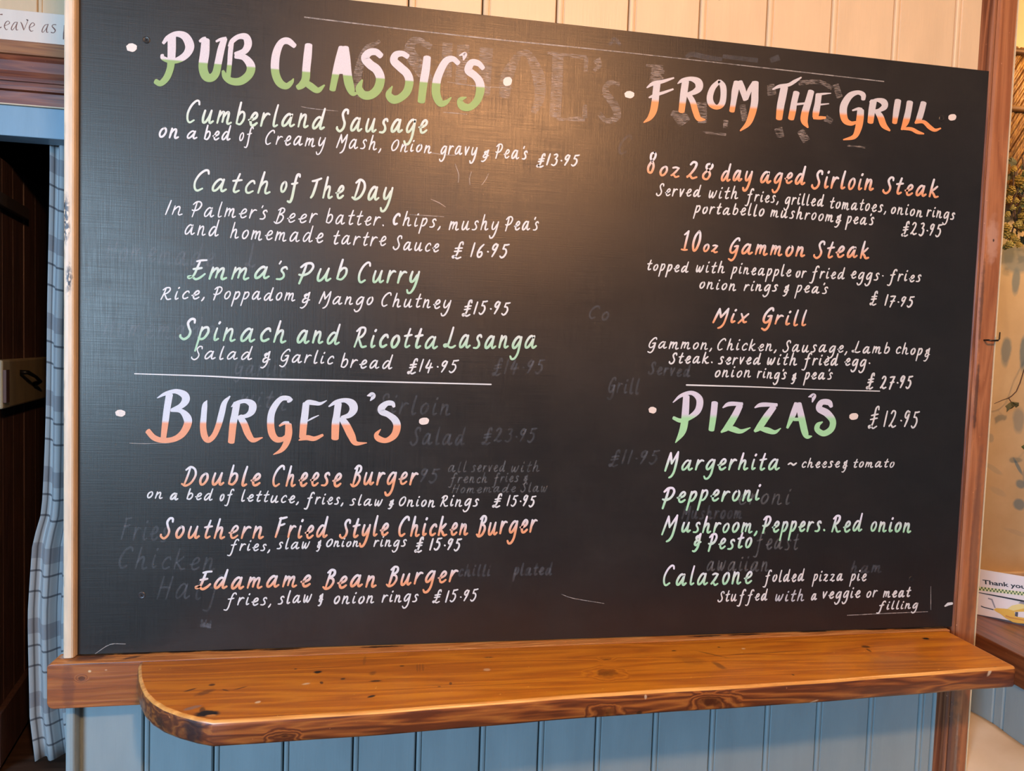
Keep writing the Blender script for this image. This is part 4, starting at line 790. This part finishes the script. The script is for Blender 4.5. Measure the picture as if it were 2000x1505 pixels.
# open door leaf receding into the dark
P0 = Vector((-0.655, 0.93, 0)); dv = Vector((-0.2235, 1.0, 0)).normalized(); nv = Vector((dv.y, -dv.x, 0))   # nv faces the camera side
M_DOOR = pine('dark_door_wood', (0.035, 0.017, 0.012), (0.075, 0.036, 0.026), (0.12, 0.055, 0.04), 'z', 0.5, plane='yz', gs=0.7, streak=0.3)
leafw = 0.585
def leafbox(mb_, t0, t1, z0, z1, n0, n1):
    c_ = [P0 + dv * t + nv * q for t, q in ((t0, n0), (t1, n0), (t1, n1), (t0, n1))]
    mb_.add([(v.x, v.y, z0) for v in c_] + [(v.x, v.y, z1) for v in c_], [(0, 1, 2, 3), (7, 6, 5, 4), (0, 4, 5, 1), (1, 5, 6, 2), (2, 6, 7, 3), (3, 7, 4, 0)])
tj = [0.0, 0.11, 0.225, 0.318, 0.325, 0.455, 0.585]
for t0, t1 in ((0.0, 0.10), (0.102, 0.20), (0.202, 0.305), (0.317, 0.44), (0.442, 0.585)):
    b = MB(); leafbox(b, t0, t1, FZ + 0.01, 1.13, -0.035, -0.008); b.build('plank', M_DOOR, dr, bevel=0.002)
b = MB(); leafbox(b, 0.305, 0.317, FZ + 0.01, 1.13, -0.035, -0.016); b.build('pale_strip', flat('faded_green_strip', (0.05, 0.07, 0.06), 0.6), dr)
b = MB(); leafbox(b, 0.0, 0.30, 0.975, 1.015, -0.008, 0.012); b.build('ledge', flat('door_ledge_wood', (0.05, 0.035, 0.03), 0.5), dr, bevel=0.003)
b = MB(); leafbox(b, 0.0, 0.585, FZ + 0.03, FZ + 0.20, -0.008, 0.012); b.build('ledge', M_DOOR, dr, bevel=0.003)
b = MB(); leafbox(b, 0.0, 0.53, 0.355, 0.505, -0.008, 0.022); bx_ = b.build('lock_box', paint_wood('lock_box_cream', (0.30, 0.23, 0.13), 0.12, 0.5), dr, bevel=0.006)
b = MB()
def LP(t, zz, q): v = P0 + dv * t + nv * q; return (v.x, v.y, zz)
b.tube([LP(0.15, 0.462, 0.024), LP(0.155, 0.462, 0.045), LP(0.22, 0.445, 0.050), LP(0.29, 0.425, 0.045), LP(0.30, 0.415, 0.024)], [0.008, 0.007, 0.005, 0.006, 0.010], 8)
b.build('handle', flat('black_iron', (0.012, 0.012, 0.012), 0.4, 0.6), bx_, smooth=True)
b = MB(); leafbox(b, 0.0, 0.03, 0.375, 0.475, 0.022, 0.030); b.build('keeper', flat('rusty_keeper', (0.09, 0.035, 0.02), 0.6, 0.3), bx_)
# dark walls added round the passage beyond to shut out world light
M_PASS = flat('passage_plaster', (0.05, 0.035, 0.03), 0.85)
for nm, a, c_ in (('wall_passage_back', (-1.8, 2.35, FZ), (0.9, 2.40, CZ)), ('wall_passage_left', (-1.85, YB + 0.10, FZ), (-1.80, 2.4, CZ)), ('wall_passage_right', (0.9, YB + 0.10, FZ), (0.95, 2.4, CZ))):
    b = MB(); b.box(a, c_); tag(b.build(nm, M_PASS), 'dark wall added round the passage to keep world light out', 'wall', kind='structure')
# checked curtain
mc = NT('checked_curtain'); uv = mc.new('ShaderNodeUVMap'); sxy = mc.sep(uv.outputs[0])
def stripe(coord, per, c0, hw, soft=0.0015):
    t = mc.math('MODULO', mc.math('ADD', coord, 50 * per), per); d = mc.math('ABSOLUTE', mc.math('SUBTRACT', t, c0)); return mc.gray(d, hw, hw + soft, 1, 0)
V = sxy[1]; U = sxy[0]; per = 0.241
c = (0.42, 0.44, 0.43)
band = mc.math('MAXIMUM', mc.math('MULTIPLY', stripe(V, per, 0.150, 0.024), 0.55), 0.0)
col = mc.mix(band, c, (0.16, 0.15, 0.16))
bandu = mc.math('MULTIPLY', stripe(U, 0.075, 0.055, 0.012), 0.5); col = mc.mix(bandu, col, (0.17, 0.16, 0.17))
for v0 in (0.020, 0.086, ): col = mc.mix(mc.math('MULTIPLY', stripe(V, per, v0, 0.0025), 0.75), col, (0.02, 0.02, 0.03))
for u0 in (0.012, 0.036): col = mc.mix(mc.math('MULTIPLY', stripe(U, 0.075, u0, 0.0015), 0.6), col, (0.02, 0.02, 0.03))
mc.color(col); mc.rough(0.85); mc.b.inputs['Sheen Weight'].default_value = 0.2
edge = [(1.184, -0.523), (0.907, -0.527), (0.671, -0.531), (0.512, -0.534), (0.191, -0.542), (0.029, -0.546), (-0.068, -0.570), (-0.298, -0.580), (-0.63, -0.576), (-0.772, -0.560)]
def xedge(zz):
    for (za, xa), (zb, xb) in zip(edge, edge[1:]):
        if zz >= zb: return xa + (xb - xa) * (za - zz) / (za - zb)
    return edge[-1][1]
me = bpy.data.meshes.new('curtain'); vs = []; fs = []; uvs = []; NU, NV = 90, 40
for j in range(NV + 1):
    zz = 1.20 + (-0.772 - 1.20) * j / NV; xl = xedge(min(zz, 1.183))
    for i in range(NU + 1):
        t = i / NU; x = xl + (0.02 - xl) * t; sp_ = j / NV
        vs.append((x, 0.972 + 0.020 * math.sin(t * 62 + 0.3 * math.sin(zz * 3)) + 0.010 * sp_ * math.sin(t * 23 + zz * 1.3) + 0.004 * math.sin(zz * 7 + t * 9), zz)); uvs.append((t * 0.95, zz + 0.02 * math.sin(t * 14)))
fs = [(j * (NU + 1) + i, j * (NU + 1) + i + 1, (j + 1) * (NU + 1) + i + 1, (j + 1) * (NU + 1) + i) for j in range(NV) for i in range(NU)]
me.from_pydata(vs, [], fs); ul = me.uv_layers.new(name='UVMap')
for p in me.polygons:
    for li in p.loop_indices: ul.data[li].uv = uvs[me.loops[li].vertex_index]
    p.use_smooth = True
me.materials.append(mc.m)
cur = thing('curtain', 'long checked curtain in pale grey and black hanging in the doorway', 'curtain', (-0.27, 0.97, -0.77))
cl_ = link('cloth', me, cur); sm = cl_.modifiers.new('s', 'SOLIDIFY'); sm.thickness = 0.002
b = MB(); b.tube([(-0.66, 0.972, 1.205), (0.04, 0.972, 1.205)], 0.008, 10); b.build('curtain_rod', flat('brass_rod', (0.35, 0.25, 0.1), 0.3, 1.0), cur, smooth=True)

# ------------------------------------------------------------------ right: alcove beyond the post
mw = NT('peach_plaster'); o = mw.sep(); YR = 0.50
wob = mw.math('MULTIPLY', mw.math('SUBTRACT', mw.noise(mw.mapping((1, 1, 1)), 14, 5), 0.5), 0.9)
base = mw.ramp(mw.noise(mw.mapping((1, 1, 1)), 5, 5), [(0.3, (0.56, 0.36, 0.17)), (0.7, (0.70, 0.48, 0.25))])
GB = (0.20, 0.22, 0.19)
for px, py, rx, rz, rot, a in ((1985, 505, 44, 34, 0, .75), (1984, 550, 12, 32, 0, .85), (1965, 684, 15, 34, .0, .8), (1999, 690, 12, 46, .0, .95), (1989, 822, 17, 30, .1, .6), (1935, 855, 9, 12, .4, .4),
                               (1988, 910, 5, 26, .6, .9), (1993, 945, 15, 11, -.5, .9), (1990, 985, 18, 15, -.5, .9), (2010, 930, 18, 40, 0, .8), (1940, 915, 30, 6, -.5, .25), (1950, 960, 26, 8, -.4, .18), (1986, 1040, 40, 6, -.3, .15)):
    p = on_y(px, py, YR); k = 1.45 / 1000
    base = mw.mix(mw.math('MULTIPLY', mw.ell(o[0], o[2], p.x, p.z, rx * k, rz * k, 0.35, rot, wob), a), base, GB)
mw.color(base); mw.rough(0.8); mw.bump(mw.noise(mw.mapping((1, 1, 1)), 9, 5), 0.4, 0.004)
b = MB(); b.box((1.88, YR, FZ), (3.25, YR + 0.08, CZ)); tag(b.build('wall_back', mw.m), 'peach plaster alcove wall with blue-grey brushed leaf shapes', 'wall', kind='structure')
b = MB(); b.box((3.2, -0.7, FZ), (3.25, YR, CZ)); tag(b.build('wall_far_right', M_PASS), 'end wall of the alcove', 'wall', kind='structure')
XS = 2.0
wr = MB(); wr.box((XS + 0.016, -0.65, FZ), (XS + 0.06, YR, -0.152)); wall_right = tag(wr.build('wall_right', M_DARK), 'blue-grey boarded wall under the alcove sill', 'wall', kind='structure')
M_SIDE = paint_wood('side_boards_paint', (0.27, 0.31, 0.30), 0.06, 0.5)
ys = [-0.62, -0.49, -0.36, -0.23, -0.10, 0.030, 0.0457 + 0.011, 0.19, 0.32, 0.495]
ys = [-0.6143, -0.4823, -0.3503, -0.2183, -0.0863, 0.0457, 0.0726, 0.2046, 0.3366, 0.495]
for i in range(len(ys) - 1):
    b = MB(); a0, a1 = ys[i] + 0.001, ys[i + 1] - 0.001
    b.prism([(XS + 0.015, a0), (XS + 0.005, a0), (XS, a0 + 0.003), (XS, a1 - 0.003), (XS + 0.005, a1), (XS + 0.015, a1)], FZ, -0.1525); b.build('plank', M_SIDE, wall_right)
M_SILL = pine('sill_wood', (0.08, 0.022, 0.010), (0.18, 0.050, 0.017), (0.28, 0.085, 0.026), 'y', 0.32, plane='xy', gs=0.7, streak=0.4, coat=0.3)
b = MB(); b.box((XS - 0.006, -0.65, -0.151), (2.75, YR - 0.0005, -0.077)); tag(b.build('trim_6', M_SILL, bevel=0.004), 'thick dark reddish wooden sill of the alcove', 'trim', kind='structure')
b = MB(); b.box((XS + 0.02, YR - 0.014, -0.0768), (2.75, YR - 0.0006, -0.052)); tag(b.build('trim_7', M_CREAMB, bevel=0.002), 'cream strip where the alcove wall meets its sill', 'trim', kind='structure')
# sloping plaster ledge in the corner
me_ = MB(); NX, NY = 10, 30
vs = []
for j in range(NY + 1):
    y = -0.60 + (YR + 0.60) * j / NY
    for i in range(NX + 1):
        t = i / NX; x = 1.8695 + (XS - 0.001 - 1.8695) * t
        zz = -0.345 + 0.070 * math.sin(t * math.pi / 2) + 0.003 * math.sin(y * 40 + t * 5) * t; vs.append((x, y, zz))
nn = len(vs); vs += [(x, y, FZ) for x, y, zz in vs]
W_ = NX + 1; fs = [(j * W_ + i, j * W_ + i + 1, (j + 1) * W_ + i + 1, (j + 1) * W_ + i) for j in range(NY) for i in range(NX)]
fs += [(nn + (j + 1) * W_ + i, nn + (j + 1) * W_ + i + 1, nn + j * W_ + i + 1, nn + j * W_ + i) for j in range(NY) for i in range(NX)]
for j in range(NY):
    a0, a1 = j * W_, (j + 1) * W_; fs.append((a0, a1, nn + a1, nn + a0)); a0 += NX; a1 += NX; fs.append((a0, nn + a0, nn + a1, a1))
for i in range(NX): fs.append((i, nn + i, nn + i + 1, i + 1)); q0 = NY * W_ + i; fs.append((q0, q0 + 1, nn + q0 + 1, nn + q0))
me_.add(vs, fs)
mp = NT('cream_plaster_ledge'); nz = mp.noise(mp.mapping((1, 1, 1)), 6, 6)
mp.color(mp.ramp(nz, [(0.3, (0.62, 0.45, 0.27)), (0.7, (0.74, 0.58, 0.40))])); mp.rough(0.7); mp.bump(nz, 0.5, 0.004)
tag(me_.build('trim_8', mp.m, smooth=True), 'cream plaster ledge sloping down beside the post', 'trim', kind='structure')

# leaflet on the sill
C0 = Vector((2.1002, 0.2436, -0.077)); C1 = Vector((2.1661, 0.162, -0.077)); cdv = (C1 - C0).normalized(); cn = Vector((cdv.y, -cdv.x, 0)).normalized()
if cn.dot(CAM - C0) < 0: cn = -cn
lf = thing('leaflet', 'white thank-you leaflet with a yellow helicopter picture standing on the alcove sill', 'leaflet', tuple(C1))
def card3d(px, py, off=0.0):
    p = on_plane(px, py, C0 + cn * (0.0004 + off), cn); return (p.x, p.y, p.z)
zt_ = card3d(1950, 1118)[2]
def cardquad(px0, py0, px1, py1): return [card3d(px0, py0), card3d(px1, py1)]
def slab(mb_, pts2, t0, t1):
    # polygon in the card plane given as (s, z), extruded along the card normal
    n = len(pts2); f = [C0 + cdv * s_ + cn * t1 for s_, z_ in pts2]; k = [C0 + cdv * s_ + cn * t0 for s_, z_ in pts2]
    mb_.add([(v.x, v.y, z_[1]) for v, z_ in zip(f, pts2)] + [(v.x, v.y, z_[1]) for v, z_ in zip(k, pts2)], [tuple(range(n)), tuple(range(2 * n - 1, n - 1, -1))] + [(i, (i + 1) % n, (i + 1) % n + n, i + n) for i in range(n)])
def cs(px, py):
    v = Vector(card3d(px, py)); return ((v - C0).dot(cdv), v.z)
M_CARD = flat('leaflet_paper', (0.80, 0.68, 0.62), 0.45)
b = MB(); slab(b, [(-0.03, -0.0768), (0.30, -0.0768), (0.30, zt_ + 0.012), (-0.03, zt_ - 0.002)], -0.0012, 0.0); b.build('card', M_CARD, lf)
def poly(name, mat, pts, off, par=lf):
    b = MB(); b.add([card3d(x, y, off) for x, y in pts], [tuple(range(len(pts)))]); return b.build(name, mat, par, fixn=False)
def Q(x, y): return (1890 + x / 10.745, 1100 + y / 10.745)
M_INK = flat('black_print', (0.015, 0.012, 0.012), 0.5); M_YEL = flat('yellow_print', (0.75, 0.42, 0.05), 0.45); M_GRN = flat('green_print', (0.10, 0.16, 0.04), 0.5)
M_TAR = flat('tarmac_print', (0.07, 0.06, 0.07), 0.5); M_PYL = flat('pale_yellow_print', (0.80, 0.62, 0.22), 0.5); M_GRY = flat('grey_print', (0.30, 0.26, 0.27), 0.5); M_YG = flat('check_yellow_print', (0.74, 0.70, 0.35), 0.5)
poly('printed_ground', M_TAR, [Q(60, 1040), Q(600, 1140), Q(1190, 1260), Q(2600, 1540), Q(2600, 1700), Q(60, 1300)], 0.0002)
b = MB(); b.add([card3d(*Q(x, y), 0.0004) for x, y in [(320, 1205), (1190, 1350), (2600, 1600), (2600, 1625), (1190, 1380), (330, 1220)]], [(0, 1, 2, 3, 4, 5)]); b.build('printed_line', M_CARD, lf, fixn=False)
# chequered band
b = MB(); g_ = MB()
for i in range(34):
    for r in range(2):
        x0 = 205 + i * 36.5; y0 = 480 + i * 4.4 + r * 38
        q = [Q(x0, y0), Q(x0 + 36.5, y0 + 4.4), Q(x0 + 36.5, y0 + 42.4), Q(x0, y0 + 38)]
        (b if (i + r) % 2 else g_).add([card3d(x, y, 0.0003) for x, y in q], [(0, 1, 2, 3)])
b.build('printed_check', M_YG, lf, fixn=False); g_.build('printed_check', M_GRN, lf, fixn=False)
# helicopter print
hc = poly('printed_helicopter', M_YEL, [Q(540, 965), Q(600, 935), Q(760, 945), Q(900, 960), Q(960, 890), Q(1080, 850), Q(1190, 830), Q(1500, 860), Q(1700, 960), Q(1740, 1090), Q(1650, 1200), Q(1400, 1290), Q(1190, 1260), Q(1050, 1250), Q(950, 1230), Q(800, 1150), Q(690, 1060), Q(600, 1010)], 0.0005)
poly('printed_fin', M_GRY, [Q(430, 715), Q(520, 745), Q(590, 930), Q(560, 930), Q(500, 770), Q(425, 740)], 0.0007, hc)
poly('printed_tail', M_INK, [Q(275, 880), Q(330, 905), Q(545, 960), Q(540, 978), Q(320, 920), Q(280, 900)], 0.0007, hc)
poly('printed_rotor', M_INK, [Q(200, 598), Q(540, 655), Q(1190, 775), Q(1800, 760), Q(1800, 780), Q(1200, 815), Q(1080, 790), Q(500, 672), Q(205, 610)], 0.0007, hc)
poly('printed_mast', M_GRY, [Q(1060, 830), Q(1130, 790), Q(1260, 790), Q(1320, 850), Q(1190, 860)], 0.0007, hc)
poly('printed_upper', M_PYL, [Q(830, 950), Q(930, 880), Q(1080, 850), Q(1190, 840), Q(1190, 940), Q(960, 990)], 0.0006, hc)
poly('printed_door', M_CARD, [Q(985, 1015), Q(1190, 1010), Q(1190, 1140), Q(1000, 1110)], 0.0007, hc)
poly('printed_window', M_TAR, [Q(1000, 1015), Q(1060, 1020), Q(1050, 1120), Q(990, 1100)], 0.0009, hc)
poly('printed_skid', M_TAR, [Q(760, 1170), Q(850, 1210), Q(840, 1250), Q(780, 1235)], 0.0007, hc)
poly('printed_stripe', flat('orange_print', (0.62, 0.24, 0.03), 0.5), [Q(800, 1080), Q(900, 1120), Q(1190, 1180), Q(1190, 1200), Q(900, 1150), Q(790, 1110)], 0.0007, hc)
# bold sans words "Thank you"
cu = bpy.data.curves.new('words', 'FONT'); cu.body = 'Thank you'; cu.size = 1.0; cu.offset = 0.022
to = bpy.data.objects.new('words_tmp', cu); COL.objects.link(to)
dg = bpy.context.evaluated_depsgraph_get(); tmesh = bpy.data.meshes.new_from_object(to.evaluated_get(dg)); bpy.data.objects.remove(to)
xs_ = [v.co.x for v in tmesh.vertices]; capx = max(xs_); x0_ = min(xs_)
# T starts at (305,325) top / (340,430) base ; the visible part ends in the letter u at (1182, 520)
Tb = Vector(Q(318, 425)); Ub = Vector(Q(1215, 530))
b = MB(); vv = []
for v in tmesh.vertices:
    t = (v.co.x - x0_) / (capx - x0_); p = Tb + (Ub - Tb) * t; p = Vector((p.x - v.co.y * 1.0, p.y - v.co.y * 11.6)); vv.append(card3d(p.x, p.y, 0.0004))
b.add(vv, [tuple(p.vertices) for p in tmesh.polygons]); b.build('printed_words', M_INK, lf, fixn=False)

# iron hook on the post
hk = MB(); q = on_y(1925, 664, -0.006)
hk.tube([(q.x, -0.001, q.z), (q.x, -0.014, q.z), (q.x + 0.003, -0.017, q.z - 0.001), (q.x + 0.019, -0.018, q.z), (q.x + 0.022, -0.018, q.z + 0.003), (q.x + 0.0225, -0.018, q.z + 0.018)], [0.002, 0.002, 0.002, 0.002, 0.0017, 0.0012], 8)
tag(hk.build('cup_hook', flat('dark_hook_metal', (0.06, 0.045, 0.035), 0.35, 0.9), smooth=True), 'small bent metal hook screwed into the right-hand wooden post', 'hook')

# wicker panel hanging high in the alcove
Yw = 0.46
wk = thing('wicker_panel', 'golden wicker panel of slanting canes high in the alcove', 'wicker panel', tuple(on_y(2010, 300, Yw)))
M_CANE = pine('cane', (0.16, 0.06, 0.012), (0.36, 0.16, 0.03), (0.55, 0.28, 0.06), 'z', 0.45, gs=2.0)
M_CANE2 = pine('cane_rail', (0.10, 0.04, 0.012), (0.26, 0.12, 0.03), (0.42, 0.22, 0.07), 'x', 0.45, gs=1.0)
for py in (100, 212):
    a = on_y(1960, py - 3, Yw - 0.012); c_ = on_y(1960, py - 3, Yw - 0.012); a.x = 2.285; c_.x = 2.79
    b = MB(); b.tube([a, (a + c_) / 2, c_], 0.0085, 10); b.build('rail', M_CANE2, wk, smooth=True)
rnd = random.Random(5)
zlo, zhi = on_y(2000, 400, Yw).z, on_y(2000, 95, Yw).z
SL = 0.62; XL, XR = 2.30, 2.78
for k in range(84):
    x0 = XL - SL * (zhi - zlo) + k * 0.0092 + rnd.uniform(-.0015, .0015)
    f = lambda zz: Vector((x0 + SL * (zz - zlo), Yw + 0.003 * math.sin(k * 2.4), zz))
    za = max(zlo, zlo + (XL - x0) / SL); zb = min(zhi, zlo + (XR - x0) / SL)
    if zb - za < 0.02: continue
    b = MB(); b.tube([f(za), f((za + zb) / 2) + Vector((rnd.uniform(-.003, .003), 0, 0)), f(zb)], rnd.uniform(.0036, .0050), 6); b.build('cane', M_CANE, wk, smooth=True)
for x_ in (XL - 0.004, XR):
    b = MB(); b.tube([(x_, Yw - 0.004, zlo - 0.01), (x_, Yw - 0.004, zhi + 0.01)], 0.0075, 8); b.build('rail', M_CANE2, wk, smooth=True)

# dried hop bine
hg = thing('hop_garland', 'dried hop garland with yellow-green cones hanging under the wicker panel', 'hop garland', tuple(on_y(2005, 400, 0.36)))
mh = NT('dried_hop'); oi = mh.new('ShaderNodeObjectInfo'); nh = mh.noise(mh.mapping((1, 1, 1)), 60, 3)
mh.color(mh.mix(oi.outputs['Random'], (0.46, 0.27, 0.03), (0.40, 0.36, 0.10))); mh.rough(0.7)
mlf = NT('dried_leaf'); mlf.color(mlf.ramp(mlf.noise(mlf.mapping((1, 1, 1)), 30, 3), [(0.35, (0.03, 0.035, 0.015)), (0.7, (0.14, 0.11, 0.03))])); mlf.rough(0.75)
mst = flat('dry_stem', (0.10, 0.05, 0.03), 0.7)
def cone_mesh():
    b = MB()
    for ring_ in range(5):
        n = 6; zc_ = -0.35 + ring_ * 0.19; rr = (0.42, 0.5, 0.47, 0.38, 0.22)[ring_]
        for k in range(n):
            a = 2 * math.pi * (k + 0.5 * (ring_ % 2)) / n; ca, sa = math.cos(a), math.sin(a); w_ = 0.30
            b.add([(ca * rr * .55 - sa * w_, sa * rr * .55 + ca * w_, zc_ + 0.20), (ca * rr * .55 + sa * w_, sa * rr * .55 - ca * w_, zc_ + 0.20), (ca * rr * 1.1 + sa * w_ * .6, sa * rr * 1.1 - ca * w_ * .6, zc_), (ca * rr * 1.15, sa * rr * 1.15, zc_ - 0.16), (ca * rr * 1.1 - sa * w_ * .6, sa * rr * 1.1 + ca * w_ * .6, zc_)], [(0, 1, 2, 3, 4)])
    b.add([(math.cos(a) * .3, math.sin(a) * .3, -.3) for a in (0, 1.57, 3.14, 4.71)] + [(0, 0, .5), (0, 0, -.5)], [(0, 1, 4), (1, 2, 4), (2, 3, 4), (3, 0, 4), (1, 0, 5), (2, 1, 5), (3, 2, 5), (0, 3, 5)])
    me = bpy.data.meshes.new('hop_cone'); me.from_pydata(b.v, [], b.f); me.materials.append(mh.m); return me
cm = cone_mesh(); rnd = random.Random(11)
spots = [(1992, 352, 16), (1975, 372, 14), (1998, 362, 13), (1970, 390, 12), (1992, 410, 13), (1998, 425, 15), (1988, 438, 13), (1966, 445, 14), (1965, 458, 14), (1976, 462, 14), (1972, 478, 13), (1984, 470, 12), (1962, 482, 10), (1996, 445, 14), (2003, 395, 16), (2010, 420, 16), (2008, 445, 15),
         (1980, 330, 10), (2004, 340, 14), (1968, 418, 9), (2015, 360, 16), (2020, 400, 18), (2022, 440, 16), (1984, 392, 10), (2014, 470, 14), (1990, 478, 10), (2035, 380, 18), (2036, 430, 18), (1978, 405, 9), (1990, 372, 9)]
def child_inst(name, me, parent, loc, rot, s):
    o_ = bpy.data.objects.new(name, me); COL.objects.link(o_); o_.parent = parent; o_.location = Vector(loc) - WL[parent.name]; o_.rotation_euler = rot; o_.scale = (s, s, s); return o_
for px, py, sz in spots:
    p = on_y(px, py, 0.34 + rnd.uniform(-.02, .03)); child_inst('hop_cone', cm, hg, p, (rnd.uniform(-.5, .5), rnd.uniform(-.5, .5), rnd.uniform(0, 6)), sz * 0.00150)
def leaf_mesh():
    pts = [(0, 0), (.22, .06), (.5, .30), (.36, .34), (.42, .62), (.18, .56), (0, 1.0), (-.18, .56), (-.42, .62), (-.36, .34), (-.5, .30), (-.22, .06)]
    b = MB(); n = len(pts); b.add([(x, 0.12 * math.sin(x * 5) + .05, y) for x, y in pts] + [(0, -.02, .4)], [(i, (i + 1) % n, n) for i in range(n)])
    me = bpy.data.meshes.new('hop_leaf'); me.from_pydata(b.v, [], b.f); me.materials.append(mlf.m); return me
lm = leaf_mesh()
for k in range(70):
    px = rnd.uniform(1966, 2045); py = rnd.uniform(312, 470)
    if px < 1976 and py < 335: continue
    p = on_y(px, py, 0.375 + rnd.uniform(-.02, .02)); child_inst('hop_leaf', lm, hg, p, (rnd.uniform(-1, 1), rnd.uniform(-3, 3), rnd.uniform(-1, 1)), rnd.uniform(.018, .034))
for k in range(12):
    a = on_y(rnd.uniform(1972, 2040), rnd.uniform(300, 380), 0.37); c_ = on_y(rnd.uniform(1968, 2040), rnd.uniform(380, 470), 0.35)
    b = MB(); b.tube([a, (a + c_) / 2 + Vector((rnd.uniform(-.02, .02), rnd.uniform(-.02, .02), 0)), c_], 0.0018, 5); b.build('stem', mst, hg, smooth=True)
b = MB(); b.tube([on_y(2012, 410, 0.36), on_y(2016, 330, 0.38), on_y(2020, 250, 0.43), on_y(2022, 214, 0.438)], 0.0022, 6); b.build('stem', mst, hg, smooth=True)
# trailing dry tendril with small leaves
tv = thing('vine_tendril', 'thin dry vine tendril with a small curled green leaf against the peach wall', 'vine', tuple(on_y(1985, 775, 0.42)))
pts = [(2028, 470), (2034, 580), (2022, 680), (2000, 722), (1992, 748), (1985, 764), (1976, 773), (1970, 777)]
b = MB(); b.tube([on_y(x, y, 0.42) for x, y in pts], 0.0016, 6); b.build('stem', mst, tv, smooth=True)
b = MB(); b.tube([on_y(x, y, 0.42) for x, y in [(1970, 777), (1958, 781), (1942, 788)]], [0.0016, 0.0012, 0.0008], 6); b.build('stem', mst, tv, smooth=True)
b = MB(); b.tube([on_y(x, y, 0.42) for x, y in [(1970, 777), (1973, 782), (1976, 786)]], 0.0013, 6); b.build('stem', mst, tv, smooth=True)
for pts, dz in (([(1973, 785), (1981, 786), (1984, 791), (1977, 797), (1972, 799), (1966, 805), (1966, 797), (1963, 793)], 0.0), ([(1976, 784), (1990, 786), (1990, 792), (1984, 796), (1980, 790)], 0.006)):
    b = MB(); n = len(pts); v0 = [on_y(x, y, 0.415 - dz + 0.004 * math.sin(i * 2.1)) for i, (x, y) in enumerate(pts)]; cc = sum(v0, Vector()) / n + Vector((0, -0.006, 0))
    b.add(v0 + [cc], [(i, (i + 1) % n, n) for i in range(n)]); b.build('leaf', mlf.m, tv, fixn=False)
gl_ = MB(); pts = [(1994, 872), (2000, 868), (2016, 868), (2022, 874), (2014, 879), (2000, 878)]
v0 = [on_y(x, y, 0.41 + 0.004 * math.sin(i * 2.3)) for i, (x, y) in enumerate(pts)]; gl_.add(v0 + [sum(v0, Vector()) / 6 + Vector((0, -.006, 0))], [(i, (i + 1) % 6, 6) for i in range(6)])
lt = thing('vine_leaf', 'single small dark green leaf on a stalk lower on the peach wall', 'vine', tuple(on_y(2008, 873, 0.41)))
gl_.build('leaf', flat('dark_green_leaf', (0.06, 0.08, 0.02), 0.6), lt, fixn=False)
b = MB(); b.tube([on_y(2010, 873, 0.41), on_y(2030, 850, 0.41), on_y(2040, 780, 0.42)], 0.0012, 6); b.build('stem', mst, lt, smooth=True)
